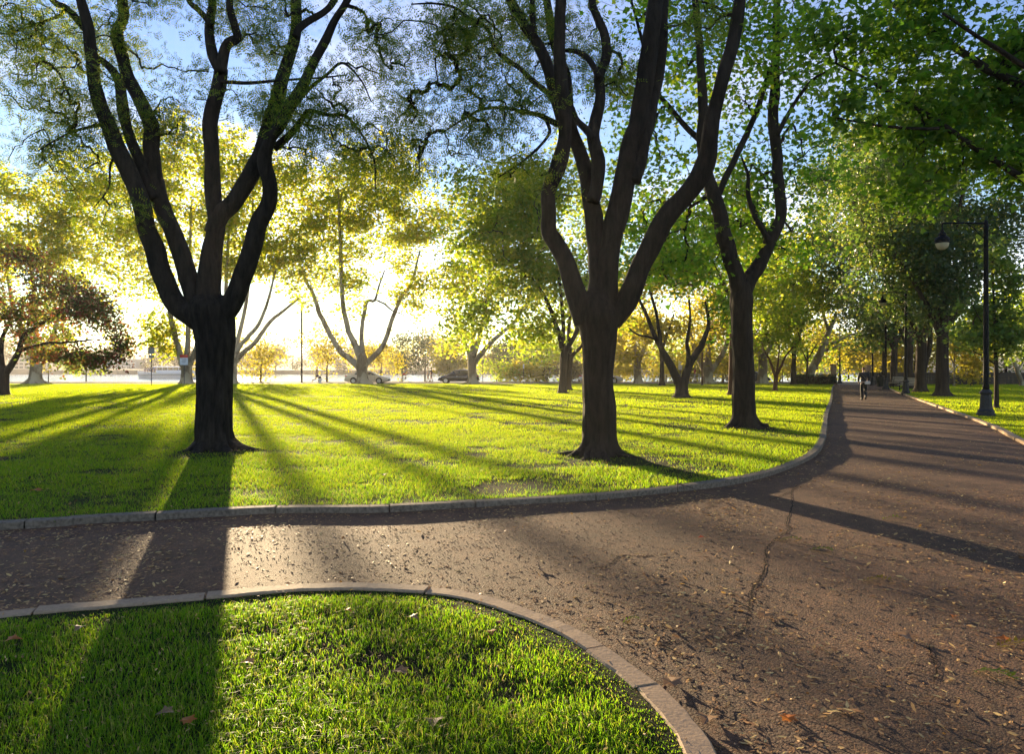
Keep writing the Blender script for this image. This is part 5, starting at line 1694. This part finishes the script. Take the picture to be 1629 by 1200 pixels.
t = post_thing('sign_post', 'white notice on a post seen inside the V of the forked tree', 1082, 608, 84, 1.6, 'sign', .05, 'iron_worn', .1)
MB().box((0, -.06, 2.0), (.45, .03, 1.1), bev=.02).build('sign_plate', M['white'], t)
t = empty('fire_hydrant', (*P(509, 611, 75.6)[:2], .03), 0, 'small pale fire hydrant with a dark cap at the lawn edge', 'hydrant')
MB().lathe([(.2, 0), (.2, .08), (.14, .1), (.14, .55), (.17, .57), (.17, .62)], (0, 0, 0), 14).build('barrel', M['white'], t)
MB().lathe([(.16, .62), (.15, .72), (.10, .80), (.04, .84), (.04, .9), (0, .9)], (0, 0, 0), 14).build('cap', M['black_iron'], t)
for s in (-1, 1):
    MB().lathe([(.07, 0), (.07, .12), (0, .12)], (s * .12 - (.12 if s < 0 else 0) * 1.0, 0, .46), 10, 'x').build('outlet', M['white'], t)
b0 = P(1112, 609, 83.8)
t = empty('low_rail', (b0[0], 83.8, .1), 0, 'low two-bar metal rail along the pavement beyond the V-forked tree', 'railing')
for x in np.arange(-4, 4.1, 2):
    MB().lathe([(.05, 0), (.05, .95), (0, .97)], (x, 0, 0), 8).build('rail_post', M['chrome'], t)
for z in (.5, .88):
    MB().tube([(-4, 0, z), (4, 0, z)], .03, 6).build('rail_bar', M['chrome'], t)


def gate_post(label, px, py, Y, h, w):
    b_ = P(px, py, Y)
    r_ = empty('gate_post', (b_[0], Y, ZL), 0, label, 'gate post', 'stone gate posts')
    MB().box((0, 0, .15), (w + .12, w + .12, .4), bev=.02).build('plinth', M['brownstone'], r_)
    MB().box((0, 0, .35 + (h - .5) / 2), (w, w, h - .5), bev=.02).build('shaft', M['brownstone'], r_)
    MB().box((0, 0, h - .06), (w + .14, w + .14, .16), bev=.04).build('cap', M['brownstone'], r_)


M['brownstone'] = simple('brown_stone', (.30, .19, .12), .85, 0, .15, 6, .01)
gate_post('square brown stone post at the far left edge of the path', 1326, 612, 72, 2.1, .42)
gate_post('square stone post beyond the walking person', 1381, 610, 74, 2.0, .42)
# iron fence running back from the left post
t = empty('iron_fence', (*P(1311, 611, 73)[:2], ZL), 0, 'light iron picket fence beside the brown stone post', 'fence')
for x in np.linspace(-1.0, .75, 13):
    MB().box((x, .4 * x, .65), (.03, .03, 1.3)).build('picket', M['chrome'], t)
for z in (.25, 1.15):
    MB().tube([(-1.02, -.41, z), (.78, .31, z)], .02, 5).build('rail_bar', M['chrome'], t)
# hedge
hb = P(1272, 611, 76)
t = empty('hedge', (hb[0], 72.2, ZL), 0, 'dark clipped evergreen hedge at the far lawn edge', 'hedge')
k = 1500
L = np.stack([rng.uniform(-2.3, 2.2, k), rng.uniform(-.6, .6, k), rng.uniform(.05, 1.0, k)], 1)
L[:, 2] *= (1 - .25 * (np.abs(L[:, 0]) / 2.3) ** 3)
sgn = rng.integers(0, 3, k)
L[sgn == 0, 1] = -.6
L[sgn == 1, 2] = np.maximum(L[sgn == 1, 2], .95)
V, T = leaf_cloud(L, .16 * rng.uniform(.6, 1.3, k), RH, 0, .6)
tag(MB().add(V, None, T).build('crown', M['far_dark'], t), kind='stuff')
MB().box((-.05, 0, .45), (4.2, 1.0, .85), bev=.15).build('inner_twigs', M['bark_far'], t)
# dark board fence on the right
M['fence'] = simple('dark_boards', (.045, .036, .028), .85, 0, .3, 4, .004)
xa, xb2 = (1386 - CX) / F * 71, (1670 - CX) / F * 71
t = empty('board_fence', (xa, 71.5, ZL), 0, 'long dark board fence closing the far side of the lawn', 'fence')
nb = int((xb2 - xa) / .17)
proto_b = None
for i in range(nb):
    if proto_b is None:
        o = MB().box((0, 0, .62), (.155, .025, 1.24), bev=.004).build('fence_board', M['fence'], t)
        proto_b = o
    else:
        o = proto_b.copy()
        COL.objects.link(o)
        o.parent = t
    o.location = (i * .17, random.uniform(-.008, .008), random.uniform(-.012, .012))
for z in (.3, 1.05):
    MB().box((nb * .17 / 2, .045, z), (nb * .17, .05, .09)).build('fence_rail', M['fence'], t)
for x in np.arange(0, nb * .17, 2.4):
    MB().box((x, .10, .65), (.12, .10, 1.4), bev=.01).build('fence_post', M['fence'], t)
t2 = empty('iron_fence', (xa + 1.0, 70.6, ZL), 0, 'thin upright iron pickets in front of the dark board fence', 'fence')
for i in range(60):
    MB().box((i * .16, 0, .5), (.022, .022, 1.0)).build('picket', M['iron_worn'], t2)
for z in (.15, .9):
    MB().tube([(-.1, 0, z), (9.6, 0, z)], .018, 5).build('rail_bar', M['iron_worn'], t2)


# ------------------------------------------------------------------ benches, bin
M['slat'] = simple('weathered_slats', (.42, .36, .28), .75, 0, .12, 8, .003)


def bench(label, px, py, rz):
    b_ = GP(px, py, ZL)
    r_ = empty('park_bench', b_, rz, label, 'bench', 'benches beside the path')
    W = 1.8
    for k in range(4):
        MB().box((0, .06 + k * .11, .44), (W, .09, .035), bev=.006).build('seat_slat', M['slat'], r_)
    for k in range(4):
        MB().box((0, .47 + .03 * k, .56 + k * .115), (W, .03, .09), bev=.006).build('back_slat', M['slat'], r_)
    for x in (-.75, .75):
        f = MB()
        f.box((x, .06, .21), (.05, .05, .42)).box((x, .42, .21), (.05, .05, .42)).box((x, .24, .41), (.05, .5, .03))
        f.tube([(x, .42, .42), (x, .50, .7), (x, .58, .98)], .022, 6)
        f.tube([(x, .06, .42), (x, .04, .62), (x, .10, .66), (x, .50, .66)], .018, 6)
        f.build('bench_frame', M['black_iron'], r_)
    return r_


bench('nearest bench with pale slatted back beside the second lamp post', 1446, 623, R(-65))
bench('pale slatted bench in front of the brown trunk', 1429, 618, R(-65))
bb = GP(1401, 615.5, ZL)
t = empty('litter_bin', bb, 0, 'dark square litter bin beside the path', 'bin')
MB().loft([[(-.24, -.24, 0), (.24, -.24, 0), (.24, .24, 0), (-.24, .24, 0)], [(-.30, -.30, .85), (.30, -.30, .85), (.30, .30, .85), (-.30, .30, .85)]]).build('bin_body', M['dkgreen'] if 'dkgreen' in M else simple('dark_green_paint', (.010, .016, .014), .8, 0, .1, 6, 0, .05), t)
MB().box((0, 0, .89), (.66, .66, .07), bev=.02).build('bin_rim', M['black_iron'], t)
MB().lathe([(.22, .92), (.22, 1.0), (.1, 1.06), (0, 1.07)], (0, 0, 0), 14).build('bin_lid', M['black_iron'], t)


# ------------------------------------------------------------------ fallen leaves
LEAFLET = (np.array([(0, 0, 0), (.3, .17, .04), (.75, .15, .03), (1, 0, .07), (.7, -.17, .0), (.3, -.15, .02)]), np.array([(0, 2, 1), (0, 3, 2), (0, 4, 3), (0, 5, 4)]))


def flat_leaves(x, y, z, size, tpl, tilt=.25):
    n = len(x)
    a = rng.uniform(0, 2 * np.pi, n)
    d = np.stack([np.cos(a), np.sin(a), rng.normal(0, tilt, n)], 1)
    d /= np.linalg.norm(d, axis=1)[:, None]
    u = np.stack([rng.normal(0, tilt, n), rng.normal(0, tilt, n), np.ones(n)], 1)
    u -= d * (u * d).sum(1)[:, None]
    u /= np.linalg.norm(u, axis=1)[:, None]
    v = np.cross(u, d)
    tv, tt = tpl
    C = np.stack([x, y, z], 1)
    s = size[:, None, None]
    V = C[:, None] + s * (tv[None, :, 0:1] * d[:, None] + tv[None, :, 1:2] * v[:, None] + tv[None, :, 2:3] * u[:, None])
    return V.reshape(-1, 3), (tt[None] + (np.arange(n) * len(tv))[:, None, None]).reshape(-1, 3)


def on_path(x, y):
    return ~(inside(poly_main, x, y) | inside(poly_near, x, y) | inside(poly_right, x, y))


def kdist(pts, x, y):
    p, _ = arc(pts, 6)
    d = np.full(len(x), 99.)
    for q in p:
        d = np.minimum(d, np.hypot(x - q[0], y - q[1]))
    return d


b = MB()
for y0, y1, dens, sz in [(1.8, 5, 560, .038), (5, 9, 400, .044), (9, 16, 120, .05), (16, 32, 22, .065), (32, 72, 12, .13)]:
    xa, xb2 = (-200 - CX) / F, (1830 - CX) / F
    n = int((xb2 - xa) * (y1 ** 2 - y0 ** 2) / 2 * dens)
    y = np.sqrt(rng.uniform(y0 ** 2, y1 ** 2, n))
    x = rng.uniform(xa, xb2, n) * y
    k = on_path(x, y)
    x, y = x[k], y[k]
    dk = np.minimum(kdist(K_near, x, y), np.minimum(kdist(K_main, x, y) * 1.6, kdist(K_right, x, y)))
    pr = np.clip(n2(x, y, .9, 21) * 2.1 - .6, .03, 1) * (1.25 - .10 * np.clip(x, -4, 6)) * 1.25 + np.exp(-dk / .22) * 1.4
    k = (rng.uniform(0, 1, len(x)) < pr) & (dk > .17)
    x, y = x[k], y[k]
    fl = np.where(rng.uniform(0, 1, len(x)) < .86, .06, .36)
    V, T = flat_leaves(x, y, path_h(x, y) + .003 + fl * .012, sz * rng.uniform(.5, 1.35, len(x)), LEAFLET, fl)
    b.add(V, None, T)
tag(b.build('leaf_litter', M['litter']), kind='stuff')
# loose grit on the worn surface
n = 30000
y = np.sqrt(rng.uniform(2.2 ** 2, 8.5 ** 2, n))
x = rng.uniform((-150 - CX) / F, (1780 - CX) / F, n) * y
k = on_path(x, y) & (rng.uniform(0, 1, n) < .15 + 1.3 * n2(x, y, 1.4, 33) - .35)
x, y = x[k], y[k]
n = len(x)
r = rng.uniform(.0022, .0065, n)
c = np.stack([x, y, path_h(x, y) + .0005], 1)
tp = np.array([(1, 0, 0), (0, 1, 0), (-1, 0, 0), (0, -1, 0), (0, 0, 1)])
V = c[:, None] + r[:, None, None] * (tp[None] + rng.normal(0, .28, (n, 5, 3)))
T = np.array([(0, 1, 4), (1, 2, 4), (2, 3, 4), (3, 0, 4)])[None] + (np.arange(n) * 5)[:, None, None]
M['grit'] = simple('stone_grit', (.27, .18, .11), .8, 0, .35, 90, 0, .2)
tag(MB().add(V.reshape(-1, 3), None, T.reshape(-1, 3)).build('loose_grit', M['grit']), kind='stuff')
b = MB()
n = 2600
y = np.sqrt(rng.uniform(2.3 ** 2, 5.2 ** 2, n))
x = rng.uniform((-150 - CX) / F, (1300 - CX) / F, n) * y
k = inside(poly_near, x, y)
V, T = flat_leaves(x[k], y[k], ZL + rng.uniform(.012, .045, k.sum()), .018 * rng.uniform(.5, 1.4, k.sum()), LEAFLET, .5)
b.add(V, None, T)
n = 2600
y = np.sqrt(rng.uniform(7 ** 2, 16 ** 2, n))
x = rng.uniform((-150 - CX) / F, (1400 - CX) / F, n) * y
k = inside(poly_main, x, y)
V, T = flat_leaves(x[k], y[k], ZL + rng.uniform(.01, .04, k.sum()), .03 * rng.uniform(.5, 1.4, k.sum()), LEAFLET, .5)
b.add(V, None, T)
tag(b.build('leaf_litter', M['litter']), kind='stuff')
# thin curled stalks between the leaflets
b = MB()
for i in range(260):
    px, py = random.uniform(860, 1640), random.uniform(800, 1210)
    q = GP(px, py)
    if not on_path(q[:1], q[1:2])[0]:
        continue
    a, Ls = random.uniform(0, 6.3), random.uniform(.03, .10)
    d, e = np.array([math.cos(a), math.sin(a), 0]), np.array([-math.sin(a), math.cos(a), 0])
    z = path_h(q[0], q[1])[0] + .004
    b.tube([q + (0, 0, z), q + d * Ls * .5 + e * Ls * random.uniform(-.2, .2) + (0, 0, z + .006), q + d * Ls + (0, 0, z)], .0013, 3)
tag(b.build('leaf_stalks', M['litter']), kind='stuff')


def big_leaf(label, px, py, size, mat, on='path', rz=None, curl=.3):
    q = GP(px, py, 0 if on == 'path' else ZL + .03)
    z = path_h(q[0], q[1])[0] + .008 if on == 'path' else ZL + .035
    tv, tt = MAPLE
    v = tv.copy()
    v[:, 2] = curl * (np.abs(v[:, 1]) ** 1.5) + .12 * np.sin(v[:, 0] * 3)
    o = empty('fallen_leaf', (q[0], q[1], z), random.uniform(0, 6.3) if rz is None else rz, label, 'leaf')
    MB().add(v * size, None, tt).build('blade', M[mat], o)
    MB().tube([(0, 0, .0), (-.25 * size, .03 * size, .02 * size), (-.55 * size, .02 * size, .05 * size)], .0012, 4).build('stalk', M['litter'], o)
    return o


for a in [('curled brown leaf on the asphalt beside the long crack', 1216, 984, .11, 'dead_leaf'), ('red leaf casting a shadow on the asphalt above the sprigs', 1121, 857, .07, 'red_fallen'),
          ('pale brown leaf at the gap between two near kerb stones', 1072, 1097, .12, 'dead_leaf'), ('yellowish leaf in the litter at the foot of the near kerb', 1128, 1142, .11, 'dead_leaf'),
          ('dark red-brown leaf lying in shade on the open asphalt', 1452, 1019, .13, 'dead_leaf'), ('small orange leaf on the asphalt right of the yellow sprig', 1519, 980, .06, 'orange_leaf'),
          ('curled pale leaf on the sunlit path beyond the crack', 1388, 772, .12, 'dead_leaf'), ('brown leaf on the asphalt by the near kerb bend', 857, 906, .10, 'dead_leaf'),
          ('orange-brown leaf near the corner of the path in the shade', 1608, 1022, .09, 'orange_leaf'), ('small orange leaf with a twig on the near asphalt', 1257, 1153, .08, 'orange_leaf'),
          ('white scrap-like pale leaf by the kerb bend', 1302, 737, .13, 'dead_leaf')]:
    big_leaf(*a)
for a in [('orange leaf deep in the sunlit near grass', 777, 1006, .08, 'orange_leaf'), ('pale curled leaf standing in the sunlit near grass', 648, 1072, .09, 'dead_leaf'), ('pair-like pale leaf near the curb in the near grass', 650, 983, .09, 'dead_leaf'),
          ('small orange leaf by the near kerb in the grass', 549, 972, .06, 'orange_leaf'), ('pale leaf on the shaded near grass', 277, 1134, .08, 'dead_leaf'), ('orange leaf at the edge of the trunk shadow on the near grass', 303, 1153, .07, 'orange_leaf'),
          ('brown leaf lying on the shaded near grass by the kerb', 133, 998, .09, 'dead_leaf'), ('brown leaf among the near grass blades below the kerb bend', 690, 1145, .09, 'dead_leaf'), ('small red leaf in the sunlit near grass', 791, 990, .05, 'red_fallen'),
          ('pale leaf in the sunlit near grass beside the shadow edge', 405, 1056, .08, 'dead_leaf'), ('rust leaf on the shaded near grass edge', 8, 1022, .09, 'orange_leaf')]:
    big_leaf(*a, on='grass')
for a in [('red leaf on the far lawn left of the thick trunk', 137, 679, .22, 'red_fallen'), ('red leaf on the sunlit lawn between the two thick trunks', 855, 671, .2, 'red_fallen'), ('brown leaf on the shaded lawn near the kerb', 64, 782, .14, 'orange_leaf'), ('pale leaf on the lawn between the thick trunks near the kerb', 610, 756, .13, 'dead_leaf')]:
    big_leaf(*a, on='grass')


def sprig(label, px, py, L, mat, rz, dens=9):
    q = GP(px, py)
    z = path_h(q[0], q[1])[0] + .006
    o = empty('leaf_sprig', (q[0], q[1], z), rz, label, 'sprig')
    st = catmull([(0, 0, 0), (L * .35, L * .05, .02), (L * .7, .0, .03), (L, -L * .08, .012)], 6)
    MB().tube(st, np.linspace(.0024, .001, len(st)), 4).build('stem', M['litter'], o)
    b = MB()
    for i in range(dens):
        p = st[int((i + 1) / (dens + 1) * (len(st) - 1))]
        for s in (-1, 1):
            a = s * random.uniform(.7, 1.2)
            l = L * random.uniform(.2, .3)
            d, e = np.array([math.cos(a), math.sin(a), random.uniform(.05, .35)]), np.array([-math.sin(a), math.cos(a), 0])
            b.add([p, p + d * l * .4 + e * l * .16, p + d * l, p + d * l * .4 - e * l * .16], None, [(0, 2, 1), (0, 3, 2)])
    tag(b.build('leaflets', M[mat], o), kind='stuff')


sprig('yellow-green sprig of leaves lying across the long crack', 1238, 861, .20, 'young', -.15)
sprig('bright green sprig on the asphalt right of the long crack', 1288, 876, .19, 'maple', -.5, 12)
sprig('green compound leaf lying in shade near the path corner', 1546, 1068, .20, 'maple', -.75, 11)
sprig('yellow sprig on the open asphalt beyond the green compound leaf', 1372, 925, .2, 'yellow', -.1)
sprig('faded sprig lying right of the bright green sprig', 1346, 876, .18, 'litter', .1)
sprig('small green tuft on the asphalt above the near kerb', 990, 995, .12, 'maple', .4)
sprig('small green sprig on the sunlit path in the distance', 1404, 828, .2, 'lime', 0)
sprig('pale sprig of dry leaflets on the nearest asphalt', 1296, 1143, .2, 'litter', .15)
sprig('yellow broken twig at the far corner of the near asphalt', 1585, 1030, .22, 'yellow', .05)
st = empty('twig', GP(1075, 776, .06), 0, 'bare twig leaning on the kerb in the middle of its bend', 'twig')
tw = MB()
tw.tube([(0, -.12, -.05), (.02, .0, .08), (.05, .06, .2)], [.006, .005, .003], 5)
tw.tube([(.02, -.02, .06), (.16, -.10, .02), (.24, -.05, -.02)], [.005, .004, .002], 5)
tw.build('stem', M['bark_far'], st)

# ------------------------------------------------------------------ air
hz = MB().box((0, 500, 16.5), (5200, 4300, 45)).build('haze', None)
hm = bpy.data.materials.new('haze_air')
hm.use_nodes = True
hn = hm.node_tree.nodes
hn.remove(hn['Principled BSDF'])
pv = hn.new('ShaderNodeVolumePrincipled')
pv.inputs['Color'].default_value = (.95, .92, .88, 1)
pv.inputs['Density'].default_value = .00028
pv.inputs['Anisotropy'].default_value = .7
hm.node_tree.links.new(pv.outputs[0], hn['Material Output'].inputs['Volume'])
hz.data.materials.append(hm)
tag(hz, kind='stuff')
print('TRIS', sum(sum(len(p.vertices) - 2 for p in m.polygons) for m in bpy.data.meshes if m.users))
